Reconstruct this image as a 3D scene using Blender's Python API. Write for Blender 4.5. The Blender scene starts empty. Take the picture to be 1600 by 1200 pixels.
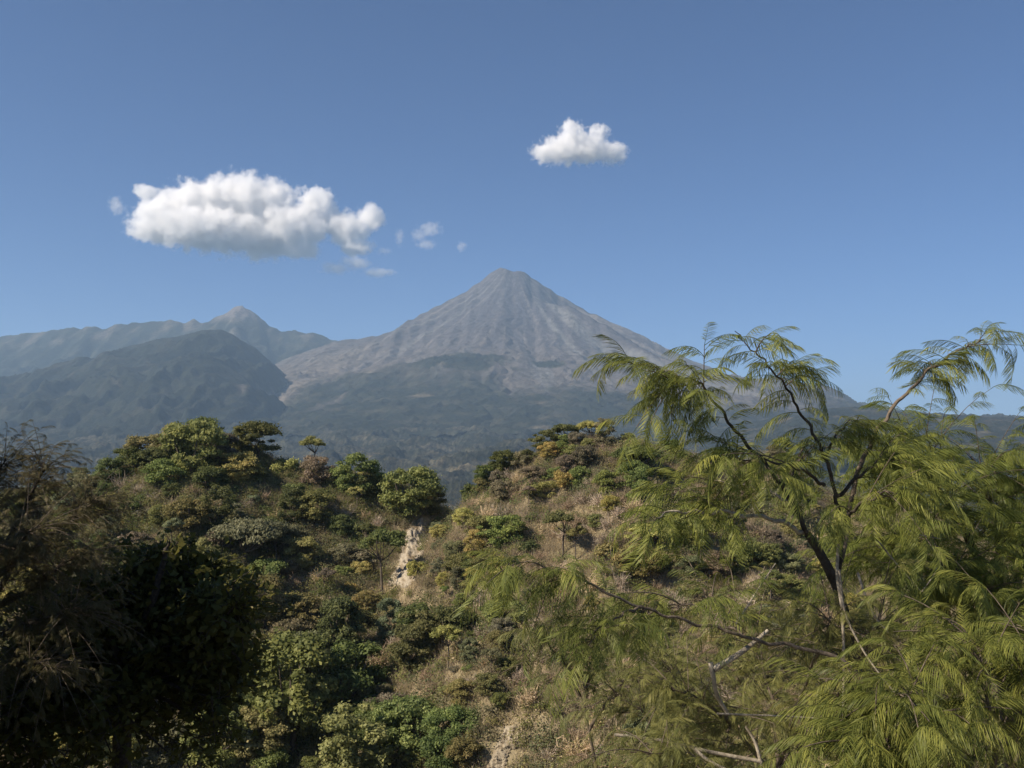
import bpy, math, random
import numpy as np
from mathutils import Vector, Matrix

R = math.radians
SC = bpy.context.scene
COL = SC.collection

# ------------------------------------------------------------------ camera
FPX = 1537.0                      # focal length in photo pixels (1600 wide)
PITCH = math.atan(100.0 / FPX)    # the camera looks up a little
cam_data = bpy.data.cameras.new('camera')
cam = bpy.data.objects.new('camera', cam_data)
COL.objects.link(cam)
cam.location = (0, 0, 0)
cam.rotation_euler = (R(90) + PITCH, 0, 0)
cam_data.sensor_width = 36
cam_data.lens = 36 * FPX / 1600
cam_data.clip_start = 0.1
cam_data.clip_end = 120000
SC.camera = cam

# ------------------------------------------------------------------ world and sun
SUN_AZ = R(-116)      # measured from the view direction (+Y), negative = left
SUN_EL = R(39)
w = bpy.data.worlds.new('World'); SC.world = w; w.use_nodes = True
nt = w.node_tree
bgn = nt.nodes['Background']
sky = nt.nodes.new('ShaderNodeTexSky')
sky.sky_type = 'NISHITA'; sky.sun_disc = False
sky.sun_elevation = SUN_EL; sky.sun_rotation = SUN_AZ
sky.altitude = 3000; sky.air_density = 1.0; sky.dust_density = 0.0; sky.ozone_density = 9.5
nt.links.new(sky.outputs[0], bgn.inputs['Color'])
bgn.inputs['Strength'].default_value = 0.063
sl = bpy.data.lights.new('sun', 'SUN'); sun = bpy.data.objects.new('sun', sl); COL.objects.link(sun)
sl.energy = 5.0; sl.angle = R(0.5); sl.color = (1.0, 0.87, 0.70)
sdir = Vector((math.sin(SUN_AZ) * math.cos(SUN_EL), math.cos(SUN_AZ) * math.cos(SUN_EL), math.sin(SUN_EL)))
sun.rotation_euler = sdir.to_track_quat('Z', 'Y').to_euler()
sun.location = (0, 0, 60)
vs = SC.view_settings
vs.view_transform = 'Standard'; vs.look = 'None'; vs.exposure = 0.70; vs.gamma = 1.0
cy = SC.cycles
cy.max_bounces = 14; cy.diffuse_bounces = 4; cy.transmission_bounces = 4; cy.volume_bounces = 12
cy.transparent_max_bounces = 8
cy.volume_step_rate = 0.5
cy.use_denoising = True

# ------------------------------------------------------------------ helpers: projection
_cp, _sp = math.cos(PITCH), math.sin(PITCH)
def ray(px, py):
    u, v = (px - 800) / FPX, (600 - py) / FPX
    return np.array([u, _cp - v * _sp, _sp + v * _cp])
def at(px, py, d):
    """world point seen at photo pixel (px,py), d metres ahead"""
    r = ray(px, py); return r * (d / r[1])
def proj(P):
    P = np.atleast_2d(np.asarray(P, float))
    f = P[:, 1] * _cp + P[:, 2] * _sp
    v = -P[:, 1] * _sp + P[:, 2] * _cp
    return 800 + FPX * P[:, 0] / f, 600 - FPX * v / f

# ------------------------------------------------------------------ helpers: noise
def _hash(ix, iy, seed):
    n = (ix.astype(np.int64) * 374761393 + iy.astype(np.int64) * 668265263 + seed * 974634777) & 0xFFFFFFFF
    n = ((n ^ (n >> 13)) * 1274126177) & 0xFFFFFFFF
    n = (n ^ (n >> 16)) & 0xFFFFFFFF
    return n
def noise2(x, y, seed=0):
    x = np.asarray(x, float); y = np.asarray(y, float)
    x, y = np.broadcast_arrays(x, y)
    ix, iy = np.floor(x), np.floor(y)
    fx, fy = x - ix, y - iy
    ux = fx * fx * fx * (fx * (fx * 6 - 15) + 10); uy = fy * fy * fy * (fy * (fy * 6 - 15) + 10)
    def g(dx, dy):
        a = _hash(ix + dx, iy + dy, seed) * (2 * math.pi / 4294967296.0)
        return np.cos(a) * (fx - dx) + np.sin(a) * (fy - dy)
    a = g(0, 0) * (1 - ux) + g(1, 0) * ux
    b = g(0, 1) * (1 - ux) + g(1, 1) * ux
    return (a * (1 - uy) + b * uy) * 1.5
def fbm(x, y, seed=0, o=5, gain=0.5):
    s = 0; a = 1.0; t = 0; f = 1.0
    for i in range(o):
        s = s + a * noise2(x * f + 17.3 * i, y * f - 9.1 * i, seed + i); t += a; a *= gain; f *= 2.03
    return s / t
def ridged(x, y, seed=0, o=5, gain=0.5):
    s = 0; a = 1.0; t = 0; f = 1.0
    for i in range(o):
        s = s + a * (1 - np.abs(noise2(x * f + 7.7 * i, y * f + 3.3 * i, seed + i)) * 1.6); t += a; a *= gain; f *= 2.05
    return s / t
def sstep(e0, e1, x):
    t = np.clip((x - e0) / (e1 - e0), 0, 1); return t * t * (3 - 2 * t)
def smax(a, b, k):
    return 0.5 * (a + b + np.sqrt((a - b) ** 2 + k * k))
def lerp(a, b, t):
    return a + (b - a) * t
def mix3(c, c2, m):
    return c * (1 - m[..., None]) + np.asarray(c2) * m[..., None]

# ------------------------------------------------------------------ helpers: meshes and materials
def mesh_np(name, V, F, mat=None, smooth=False, tint=None, cover=None):
    V = np.ascontiguousarray(V, np.float32); F = np.ascontiguousarray(F, np.int32)
    me = bpy.data.meshes.new(name)
    k = F.shape[1]
    me.vertices.add(len(V)); me.vertices.foreach_set('co', V.ravel())
    me.loops.add(F.size); me.loops.foreach_set('vertex_index', F.ravel())
    me.polygons.add(len(F))
    me.polygons.foreach_set('loop_start', np.arange(0, F.size, k, dtype=np.int32))
    me.polygons.foreach_set('loop_total', np.full(len(F), k, np.int32))
    if smooth: me.polygons.foreach_set('use_smooth', np.ones(len(F), bool))
    if tint is not None:
        at_ = me.attributes.new('tint', 'FLOAT', 'POINT'); at_.data.foreach_set('value', np.ascontiguousarray(tint, np.float32))
    if cover is not None:
        at_ = me.attributes.new('cover', 'FLOAT_COLOR', 'POINT')
        c4 = np.ones((len(V), 4), np.float32); c4[:, :3] = cover
        at_.data.foreach_set('color', c4.ravel())
    me.update(calc_edges=True)
    if mat: me.materials.append(mat)
    return me
def add(name, me, parent=None):
    o = bpy.data.objects.new(name, me); COL.objects.link(o)
    if parent: o.parent = parent
    return o
def empty(name, loc=(0, 0, 0)):
    o = bpy.data.objects.new(name, None); COL.objects.link(o); o.location = loc
    o.empty_display_size = 0.2
    return o
def tag(o, label=None, cat=None, group=None, kind=None):
    if label: o['label'] = label
    if cat: o['category'] = cat
    if group: o['group'] = group
    if kind: o['kind'] = kind
    return o
def grid_faces(nx, ny):
    i = np.arange(nx - 1)[None, :] + np.arange(ny - 1)[:, None] * nx
    i = i.ravel()
    return np.stack([i, i + 1, i + nx + 1, i + nx], 1)

def nodes(mat):
    mat.use_nodes = True
    n = mat.node_tree; n.nodes.clear(); return n
def N(n, t, **kw):
    x = n.nodes.new(t)
    for k, v in kw.items():
        if k.startswith('i_'):
            k = k[2:]; k = int(k) if k.isdigit() else k
            x.inputs[k].default_value = v
        else: setattr(x, k, v)
    return x
def mat_cover(name, scale, amt, bump=0.0, fine=None):
    """land cover: per-vertex albedo, broken up by world-scale noise"""
    m = bpy.data.materials.new(name); n = nodes(m); L = n.links.new
    out = N(n, 'ShaderNodeOutputMaterial'); p = N(n, 'ShaderNodeBsdfPrincipled', i_Roughness=0.95)
    p.inputs['Specular IOR Level'].default_value = 0.1
    a = N(n, 'ShaderNodeAttribute', attribute_name='cover')
    g = N(n, 'ShaderNodeNewGeometry')
    t = N(n, 'ShaderNodeTexNoise', i_Scale=scale, i_Detail=7.0, i_Roughness=0.72)
    L(g.outputs['Position'], t.inputs['Vector'])
    mr = N(n, 'ShaderNodeMapRange', i_1=0.3, i_2=0.7, i_3=1 - amt, i_4=1 + amt)
    L(t.outputs[0], mr.inputs[0])
    mx = N(n, 'ShaderNodeMix', data_type='RGBA', blend_type='MULTIPLY'); mx.inputs[0].default_value = 1.0
    L(a.outputs['Color'], mx.inputs[6]); L(mr.outputs[0], mx.inputs[7])
    L(mx.outputs[2], p.inputs['Base Color'])
    if bump:
        b = N(n, 'ShaderNodeBump', i_Strength=1.0, i_Distance=bump)
        t2 = N(n, 'ShaderNodeTexNoise', i_Scale=fine or scale * 2, i_Detail=5.0, i_Roughness=0.7)
        L(g.outputs['Position'], t2.inputs['Vector'])
        L(t2.outputs[0], b.inputs['Height']); L(b.outputs[0], p.inputs['Normal'])
    L(p.outputs[0], out.inputs['Surface'])
    return m

# ------------------------------------------------------------------ far land: profiles taken at true distance
def prof(pts, D):
    a = np.array(pts, float)
    return (a[:, 0] - 800) / FPX * D, (700 - a[:, 1]) / FPX * D
FOREST = np.array([0.018, 0.022, 0.015]); FOREST2 = np.array([0.037, 0.037, 0.026])
ASH = np.array([0.070, 0.066, 0.073]); TAN = np.array([0.112, 0.098, 0.085]); PALE = np.array([0.185, 0.165, 0.145])

# --- the volcano -------------------------------------------------------------
VD = 12000.0; KM = VD / FPX
VC = np.array([3 * KM, VD])
pl = np.array([(0, 280), (14, 280), (22, 283), (37, 277), (57, 262), (82, 246), (122, 226), (162, 205), (202, 185), (257, 167), (352, 130), (450, 84), (600, 45), (800, 20), (1200, -10)], float) * KM
pr = np.array([(0, 278), (18, 277), (26, 276), (45, 262), (78, 240), (118, 218), (158, 200), (198, 183), (238, 163), (278, 144), (318, 126), (360, 112), (468, 102), (495, 92), (518, 75), (560, 58), (700, 30), (900, 10), (1200, -10)], float) * KM
pf = np.array([(0, 277), (20, 276), (28, 271), (45, 260), (80, 236), (120, 214), (160, 193), (205, 172), (260, 146), (330, 118), (420, 88), (512, 60), (650, 28), (760, 6), (1200, -40)], float) * KM
def volcano_h(x, y):
    dx, dy = x - VC[0], y - VC[1]
    r = np.hypot(dx, dy) + 1e-6; ph = np.arctan2(dy, dx)
    wr = np.clip(np.cos(ph), 0, 1) ** 2; wl = np.clip(-np.cos(ph), 0, 1) ** 2; wf = np.sin(ph) ** 2
    z = wr * np.interp(r, *pr.T) + wl * np.interp(r, *pl.T) + wf * np.interp(r, *pf.T)
    # radial gullies, deeper down the flank
    wob = 0.10 * fbm(x / 900, y / 900, 5, 3)
    k = ph + wob
    k = k + 0.10 * fbm(x / 420, y / 420, 6, 4)
    gu = ridged(k * 3.1, r / 3200, 11, 3) * 0.38 + ridged(k * 11, r / 1500, 12, 4) * 0.30 + ridged(k * 34, r / 900, 14, 4, 0.6) * 0.32 - 0.72
    amp = np.interp(r, [0, 150, 500, 1500, 3000, 5000], [0, 8, 30, 75, 135, 145])
    z = z + gu * amp
    # summit rim: a broken crater edge
    z = z + np.exp(-((r - 190) / 90) ** 2) * 14 * fbm(np.cos(ph) * 2.2, np.sin(ph) * 2.2, 21, 3)
    # the two strong ribs and the shaded valley between them on the right flank
    def rib(a, r0, r1, hgt, wid):
        d = np.angle(np.exp(1j * (ph + wob * 0.5 - a))) * r
        return hgt * sstep(r0, r0 + 700, r) * (1 - sstep(r1 - 900, r1, r)) * np.exp(-(d / wid) ** 2)
    z = z + rib(-1.02, 500, 3900, 110, 260) - rib(-0.66, 350, 4100, 290, 300) + rib(-0.30, 250, 2600, 40, 190)
    z = z + rib(-1.75, 1300, 3200, 60, 200) - rib(-1.5, 900, 3600, 45, 110) + rib(-2.35, 1200, 3600, 60, 240) - rib(-1.12, 1500, 4300, 45, 140)
    # forested knolls low on the front
    for (kx, ky, kr, kh) in ((-560, 8750, 560, 130), (250, 9050, 450, 60), (-1700, 8900, 700, 90)):
        z = z + kh * np.exp(-(((x - kx) / kr) ** 2 + ((y - ky) / (kr * 0.8)) ** 2))
    z = z + 22 * fbm(x / 420, y / 420, 31, 4) * sstep(900, 3000, r)
    return z
def lahar(x, y):
    """pale debris channel that drains the saddle between the cone and the forested mountain"""
    xc = np.interp(y, [7300, 7800, 8800, 9800, 10300], [-2090, -2010, -1930, -1760, -1560]) + 60 * fbm(x / 300, y / 300, 55, 3)
    wd = np.interp(y, [7300, 8000, 9000, 10200], [40, 120, 150, 260])
    return np.exp(-((x - xc) / wd) ** 2) * sstep(7200, 7600, y) * (1 - sstep(10000, 10600, y)) * (0.5 + sstep(-0.4, 0.3, fbm(x / 120, y / 220, 56, 4)))
def canopy(x, y, seed, cell=38.0):
    return np.abs(noise2(x / cell, y / cell, seed)) * 9 + noise2(x / (cell * .55), y / (cell * .55), seed + 1) * 5
def volcano_forest(x, y):
    """1 = forest, 0 = bare ash"""
    dx, dy = x - VC[0], y - VC[1]
    r = np.hypot(dx, dy); ph = np.arctan2(dy, dx)
    lim = 3800 + 350 * np.exp(-((ph + 2.3) / 0.4) ** 2) + 600 * fbm(ph * 3.0, r / 2500, 41, 4) + 300 * fbm(x / 500, y / 500, 43, 4)
    lim = lim + 900 * np.exp(-((ph + 1.15) / 0.30) ** 2) - 250 * np.exp(-((ph + 1.9) / .35) ** 2)
    f = sstep(-420, 420, r - lim + 330 * fbm(x / 130, y / 130, 44, 4))
    kn = np.exp(-(((x + 480) / 600) ** 2 + ((y - 8780) / 420) ** 2)) + 0.35 * fbm(x / 260, y / 260, 47, 3)
    f = np.maximum(f, sstep(0.42, 0.6, kn))
    kn = np.exp(-(((x - 330) / 190) ** 2 + ((y - 8950) / 150) ** 2)) + 0.15 * fbm(x / 160, y / 160, 48, 3)
    f = np.maximum(f, sstep(0.45, 0.6, kn))
    # pale lahar channels cut through the forest
    ch = ridged(ph * 7 + 0.25 * fbm(x / 700, y / 700, 51, 3), r / 6000, 52, 2)
    f = f * (1 - 0.75 * sstep(0.86, 0.95, ch) * (1 - sstep(4200, 5200, r)))
    return np.clip(f, 0, 1)
def build_grid(x0, x1, y0, y1, s, hfun):
    nx, ny = int((x1 - x0) / s) + 1, int((y1 - y0) / s) + 1
    X, Y = np.meshgrid(np.linspace(x0, x1, nx), np.linspace(y0, y1, ny))
    Z = hfun(X, Y)
    return X, Y, Z, nx, ny
X, Y, Z, nx, ny = build_grid(-4600, 5400, 6400, 13200, 17.0, volcano_h)
# trim the cone so its outline keeps the measured profile
OUTLINE = np.array([(520, 546), (545, 536), (600, 520), (640, 498), (680, 477), (720, 457), (745, 440), (765, 424), (778, 418), (790, 419), (803, 423), (822, 424), (845, 440), (880, 462), (920, 485), (960, 503), (1000, 520), (1040, 540), (1080, 560), (1120, 578), (1162, 588), (1215, 592), (1270, 600), (1300, 612), (1320, 625), (1340, 634)], float)
_bins = np.arange(520, 1340, 10.0)
for _ in range(3):
    _u, _v = proj(np.stack([X, Y, Z], -1).reshape(-1, 3)); _u, _v = _u.reshape(X.shape), _v.reshape(X.shape)
    _ok = Y > 8600
    _sil = np.array([np.min(np.where(_ok & (np.abs(_u - b) < 6), _v, 9e9)) for b in _bins])
    _dz = (_sil - np.interp(_bins, OUTLINE[:, 0], OUTLINE[:, 1])) * KM
    Z = Z + np.interp(X, (_bins - 800) * KM, _dz) * sstep(8300, 9900, Y) * (1 - sstep(13000, 14500, Y)) * sstep(540, 600, 800 + X / KM) * (1 - sstep(1260, 1340, 800 + X / KM))
f = volcano_forest(X, Y)
Z = Z + f * canopy(X, Y, 60)
dx, dy = X - VC[0], Y - VC[1]; r = np.hypot(dx, dy); ph = np.arctan2(dy, dx)
st = 1.05 * fbm(ph * 26 + 0.3 * fbm(X / 500, Y / 500, 71, 2), r / 2600, 72, 4)
st2 = fbm(ph * 9, r / 3800, 75, 4)
c = np.ones(X.shape + (3,)) * ASH
c = mix3(c, TAN, sstep(900, 3300, r) * 0.75)
c = mix3(c, (0.066, 0.062, 0.066), sstep(0.05, 0.4, st2) * 0.95)
c = mix3(c, (0.130, 0.128, 0.124), sstep(0.05, 0.35, -st2) * 0.85)
c = mix3(c, PALE, sstep(0.22, 0.6, st) * 0.8)
c = mix3(c, (0.055, 0.052, 0.055), sstep(0.2, 0.55, -st) * 0.8)
d_l = np.angle(np.exp(1j * (ph + 0.30))) * r
c = mix3(c, PALE * 1.1, 0.7 * np.exp(-((d_l + 60 * fbm(X / 300, Y / 300, 77, 3)) / 60) ** 2) * sstep(300, 700, r) * (1 - sstep(1900, 2600, r)))
mot = fbm(X / 240, Y / 240, 78, 4)
fc = np.ones(X.shape + (3,)) * FOREST
fc = mix3(fc, FOREST2 * 1.25, sstep(-0.1, 0.5, mot))
fc = mix3(fc, (0.11, 0.095, 0.065), sstep(0.28, 0.6, fbm(X / 420, Y / 420, 79, 4)))
c = c * (1 - f[..., None]) + fc * f[..., None]
c = mix3(c, TAN * 1.25, np.clip(lahar(X, Y), 0, 1))
m_far = mat_cover('ash_and_forest', 0.014, 0.55, 11.0, 0.03)
me = mesh_np('volcano', np.stack([X, Y, Z], -1).reshape(-1, 3), grid_faces(nx, ny), m_far, True, cover=c.reshape(-1, 3))
o = tag(add('volcano', me), 'grey bare volcano cone with flat broken summit', kind='structure')

# --- the forested mountain in front of the far ridge, left -------------------------
MD = 9300.0
mx_, mz_ = prof([(-500, 640), (-250, 615), (-100, 604), (0, 596), (80, 580), (150, 560), (200, 543), (250, 528), (290, 522), (320, 517), (345, 516), (365, 524), (400, 545), (430, 570), (458, 597), (475, 625), (500, 665), (540, 700), (700, 720)], MD)
def mountain_h(x, y):
    xs = x * MD / np.maximum(y, 5000.0) * 0.5 + x * 0.5
    crest = np.interp(xs, mx_, mz_)
    fr = np.interp((MD - y), [-3500, -1500, 0, 600, 1500, 2600, 3600], [-0.3, 0.35, 1.0, 0.90, 0.60, 0.22, -0.05])
    z = crest * fr
    sp = ridged(x / 700 + 0.5 * fbm(x / 1400, y / 1400, 91, 2), y / 1900, 92, 5, 0.58) - 0.7
    z = z + 330 * sp * sstep(-200, 900, MD - y) * sstep(50, 500, crest)
    return z + 30 * fbm(x / 300, y / 300, 94, 4) * sstep(-200, 500, np.abs(MD - y)) + 10 * fbm(x / 200, y / 200, 95, 3)
X, Y, Z, nx, ny = build_grid(-7600, -1300, 5600, 11500, 20.0, mountain_h)
Z = Z + canopy(X, Y, 97, 30)
mot = fbm(X / 330, Y / 330, 98, 5)
c = np.ones(X.shape + (3,)) * FOREST * 0.9
c = mix3(c, FOREST2, sstep(-0.05, 0.5, mot) * 0.8)
c = mix3(c, (0.10, 0.09, 0.062), sstep(0.34, 0.6, fbm(X / 210, Y / 300, 99, 5)) * 0.6)
c = mix3(c, TAN * 1.15, np.clip(lahar(X, Y) - 0.3, 0, 1))
m_for = mat_cover('far_forest', 0.026, 0.8, 11.0, 0.04)
me = mesh_np('mountain', np.stack([X, Y, Z], -1).reshape(-1, 3), grid_faces(nx, ny), m_for, True, cover=c.reshape(-1, 3))
tag(add('mountain', me), 'dark forested mountain left of the volcano', kind='structure')

# --- the far ridge with the pointed peak ------------------------------------------
RD = 13200.0
rx_, rz_ = prof([(-700, 575), (-400, 552), (-200, 538), (0, 525), (30, 520), (60, 517), (100, 512), (122, 508), (135, 506), (152, 512), (180, 506), (215, 503), (250, 498), (275, 497), (287, 501), (300, 497), (312, 500), (326, 498), (342, 492), (355, 484), (366, 477), (374, 476), (388, 483), (405, 496), (420, 507), (436, 516), (460, 516), (482, 517), (505, 525), (530, 533), (545, 537), (600, 560), (700, 610), (900, 640)], RD)
def ridge_h(x, y):
    crest = np.interp(x * RD / np.maximum(y, 7500.0) * 0.6 + x * 0.4, rx_, rz_)
    dist = RD - y
    fr = np.interp(dist, [-4000, -1800, 0, 900, 2400, 4200], [-0.1, 0.5, 1.0, 0.78, 0.42, 0.05])
    z = crest * fr
    sp = ridged(x / 1000 + 0.4 * fbm(x / 1500, y / 1500, 111, 2), y / 3500, 112, 4) - 0.72
    z = z + 420 * sp * sstep(-150, 1100, np.abs(dist)) + 60 * (ridged(x / 330, y / 700, 116, 3) - 0.7)
    return z + 26 * fbm(x / 260, y / 260, 114, 4) * sstep(0, 500, np.abs(dist)) + 14 * fbm(x / 160, y / 400, 115, 3)
X, Y, Z, nx, ny = build_grid(-10800, 200, 9200, 16500, 28.0, ridge_h)
Z = Z + canopy(X, Y, 117, 60) * 0.8
c = np.ones(X.shape + (3,)) * FOREST
c = mix3(c, FOREST2 * 1.2, sstep(-0.05, 0.5, fbm(X / 500, Y / 500, 118, 5)))
bare = sstep(1330, 1560, Z + 380 * fbm(X / 500, Y / 700, 119, 5))
c = mix3(c, (0.15, 0.128, 0.104), 0.6 * bare * sstep(-0.05, 0.3, fbm(X / 260, Y / 500, 120, 4)) * 0.9)
c = mix3(c, (0.135, 0.12, 0.115), np.exp(-((X - at(372, 477, RD)[0]) / 420.0) ** 2) * sstep(1600, 1800, Z))
me = mesh_np('mountain_ridge', np.stack([X, Y, Z], -1).reshape(-1, 3), grid_faces(nx, ny), m_for, True, cover=c.reshape(-1, 3))
tag(add('mountain_ridge', me), 'far mountain ridge with a pointed bare peak', kind='structure')

# --- long low ridge on the right ---------------------------------------------------
DD = 6400.0
qx_, qz_ = prof([(1000, 700), (1120, 672), (1200, 655), (1270, 640), (1330, 636), (1380, 641), (1420, 645), (1500, 649), (1560, 652), (1620, 654), (1800, 662), (2100, 672), (2500, 690)], DD)
def rridge_h(x, y):
    crest = np.interp(x * DD / np.maximum(y, 3000.0) * 0.5 + x * 0.5, qx_, qz_)
    d = DD - y
    z = (crest + 60) * np.interp(d, [-2500, -900, 0, 500, 1500, 2800], [0.1, 0.6, 1.0, 0.85, 0.45, 0.05]) - 60
    sp = ridged(x / 480 + 0.4 * fbm(x / 700, y / 700, 131, 2), y / 1400, 132, 4) - 0.72
    return z + 90 * sp * sstep(0, 700, np.abs(d)) + 14 * fbm(x / 130, y / 130, 133, 4) * sstep(0, 300, np.abs(d))
X, Y, Z, nx, ny = build_grid(700, 7500, 3800, 8500, 17.0, rridge_h)
Z = Z + canopy(X, Y, 137, 32)
c = np.ones(X.shape + (3,)) * FOREST
c = mix3(c, FOREST2, sstep(-0.05, 0.5, fbm(X / 160, Y / 160, 138, 5)))
c = mix3(c, (0.10, 0.085, 0.058), sstep(0.12, 0.5, fbm(X / 260, Y / 260, 139, 5)) * 0.75)
me = mesh_np('low_ridge', np.stack([X, Y, Z], -1).reshape(-1, 3), grid_faces(nx, ny), m_for, True, cover=c.reshape(-1, 3))
tag(add('low_ridge', me), 'long low wooded ridge right of the volcano', kind='structure')

# --- rolling foothills between the near hills and the mountains --------------------
def foot_h(x, y):
    base = np.interp(y, [300, 900, 2200, 4000, 6000, 8500, 11000], [-150, -150, -145, -105, 60, 330, 480])
    base = base - 70 * sstep(6500, 9000, y) * sstep(500, 2500, x)
    a = np.interp(y, [600, 1500, 4000, 7000], [8, 40, 95, 120])
    sp = ridged(x / 620 + 0.5 * fbm(x / 900, y / 900, 151, 3), y / 950, 152, 4) - 0.72
    z = base + a * sp * 1.25 + a * 0.35 * (ridged(x / 210 + 0.5 * fbm(x / 300, y / 300, 155, 2), y / 330, 154, 4) - 0.7) + 14 * fbm(x / 110, y / 110, 153, 4) * sstep(700, 1500, y)
    # a paler eroded slope that rises to the right behind the saddle
    z = z + 70 * np.exp(-(((x - 250) / 900) ** 2 + ((y - 4600) / 700) ** 2))
    return z
nx, ny = 860, 430
ys_ = 900 * (9200 / 900.0) ** np.linspace(0, 1, ny); xs_ = np.linspace(-0.60, 0.60, nx)
Y = np.repeat(ys_[:, None], nx, 1); X = xs_[None, :] * (Y + 500)
Z = foot_h(X, Y)
cl = sstep(-0.45, 0.0, fbm(X / 380, Y / 380, 161, 4) - 0.12 + 0.3 * fbm(X / 70, Y / 70, 162, 3))
Z = Z + (0.25 + 0.75 * cl) * canopy(X, Y, 157, 15) * 1.15
grain = noise2(X / 9, Y / 16, 163) + 0.6 * noise2(X / 22, Y / 40, 164)
c = np.ones(X.shape + (3,)) * FOREST
c = mix3(c, FOREST2 * 1.1, sstep(-0.2, 0.4, fbm(X / 180, Y / 180, 158, 5) + 0.45 * grain))
c = c * (0.8 + 0.5 * sstep(-0.5, 0.6, grain))[..., None]
dry = sstep(-0.3, 0.4, grain) * (1 - cl) * 0.6 + sstep(0.0, 0.4, fbm(X / 220, Y / 220, 159, 5)) * 0.9 * np.exp(-(((X - 80) / 900) ** 2 + ((Y - 3700) / 1100) ** 2))
c = mix3(c, (0.098, 0.085, 0.056), np.clip(dry, 0, 1))
c = mix3(c, (0.17, 0.14, 0.10), sstep(0.3, 0.55, fbm(X / 110, Y / 160, 160, 4)) * np.clip(dry, 0, 1))
c = mix3(c, TAN * 1.15, np.clip(lahar(X, Y) - 0.2, 0, 1))
me = mesh_np('foothills', np.stack([X, Y, Z], -1).reshape(-1, 3), grid_faces(nx, ny), m_for, True, cover=c.reshape(-1, 3))
tag(add('foothills', me), 'hazy wooded foothills below the volcano', kind='structure')

# --- the plain under everything, out to the horizon --------------------------------
s = 26000
me = mesh_np('ground', [(-s, -6000, -205), (s, -6000, -205), (s, 40000, -205), (-s, 40000, -205)], [(0, 1, 2, 3)], m_for, cover=np.tile(FOREST2, (4, 1)))
tag(add('ground', me), 'wide wooded plain reaching the horizon', kind='structure')
# ------------------------------------------------------------------ the two near hills and the ravine
DL, DRR = 235.0, 205.0
lx_, lz_ = prof([(-250, 800), (0, 775), (100, 765), (170, 752), (215, 728), (260, 708), (300, 697), (345, 693), (400, 700), (450, 722), (520, 740), (600, 756), (660, 772), (700, 800), (745, 850), (820, 920), (1000, 1000)], DL)
hx_, hz_ = prof([(500, 1000), (600, 905), (655, 835), (700, 800), (740, 768), (790, 738), (830, 712), (870, 690), (920, 683), (1000, 688), (1100, 697), (1200, 716), (1300, 750), (1400, 790), (1600, 860), (2000, 940)], DRR)
def hill_h(x, y):
    wx = x + 5 * fbm(x / 40, y / 40, 201, 3)
    d = DL - y + 7 * fbm(x / 45, y / 70, 202, 3)
    zl = np.interp(wx, lx_, lz_)
    left = zl - np.where(d > 0, 0.40 * d + 0.0011 * d * d, -0.55 * d) - 2.0 * sstep(0, 1, -d)
    d2 = DRR - y + 6 * fbm(x / 40, y / 60, 203, 3)
    zr = np.interp(wx, hx_, hz_)
    right = zr - np.where(d2 > 0, 0.36 * d2 + 0.0016 * d2 * d2, -0.6 * d2)
    z = smax(left, right, 3.0)
    # gullies and spurs running down the faces
    face = sstep(225, 190, y) if False else 1 - sstep(190, 232, y)
    gl = ridged(x / 30 + 0.35 * fbm(x / 50, y / 50, 205, 2), y / 120, 206, 3) - 0.7
    z = z + face * (gl * 6.5 + 2.6 * fbm(x / 14, y / 18, 207, 4)) + 0.5 * fbm(x / 4, y / 4, 208, 3)
    bed = -49 + 4 * fbm(x / 60, y / 60, 210, 3)
    z = smax(z, bed, 4.0)
    near = -1.75 - 0.58 * np.maximum(y, 0) + 0.10 * np.minimum(y, 0) + 0.012 * np.maximum(x, 0) * np.clip(y, 0, 40) * 0.3 + 0.5 * fbm(x / 6, y / 6, 211, 3) * sstep(1, 5, y)
    z = smax(z, near, 0.8)
    edge = sstep(-250, -205, x) * (1 - sstep(245, 290, x)) * (1 - sstep(350, 420, y))
    return lerp(-170.0, z, edge)
def hill_pt(x, y):
    return float(hill_h(np.array([x]), np.array([y]))[0])
def hit(px, py, y0=95.0, y1=260.0):
    """where the sight line through a photo pixel meets the hillside"""
    r = ray(px, py)
    ys = np.arange(y0, y1, 0.5)
    zz = hill_h(r[0] / r[1] * ys, ys)
    below = np.nonzero(r[2] / r[1] * ys <= zz)[0]
    if len(below) == 0: return None
    y = ys[below[0]]
    return np.array([r[0] / r[1] * y, y, zz[below[0]]])
X, Y, Z, nx, ny = build_grid(-255, 295, -25, 425, 1.1, hill_h)
SOIL = np.array([0.30, 0.25, 0.155])
c = np.ones(X.shape + (3,)) * SOIL
c = mix3(c, (0.29, 0.245, 0.155), sstep(0.0, 0.5, fbm(X / 13, Y / 13, 221, 4)))
c = mix3(c, (0.145, 0.112, 0.074), sstep(0.05, 0.5, fbm(X / 9, Y / 9, 222, 4)))
c = mix3(c, (0.175, 0.165, 0.085), sstep(0.1, 0.5, fbm(X / 17, Y / 17, 223, 4)) * 0.7)
gz = np.gradient(Z, 1.1); slope = np.hypot(gz[0], gz[1])
c = mix3(c, (0.30, 0.245, 0.16), sstep(0.85, 1.4, slope) * 0.7)
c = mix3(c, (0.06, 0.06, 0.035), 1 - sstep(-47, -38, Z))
m_soil = mat_cover('dry_soil', 0.9, 0.35, 0.35, 1.4)
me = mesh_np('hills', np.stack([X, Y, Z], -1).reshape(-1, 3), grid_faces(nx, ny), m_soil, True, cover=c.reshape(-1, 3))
tag(add('hills', me), 'two dry brown hills across a wooded ravine', kind='structure')
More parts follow.
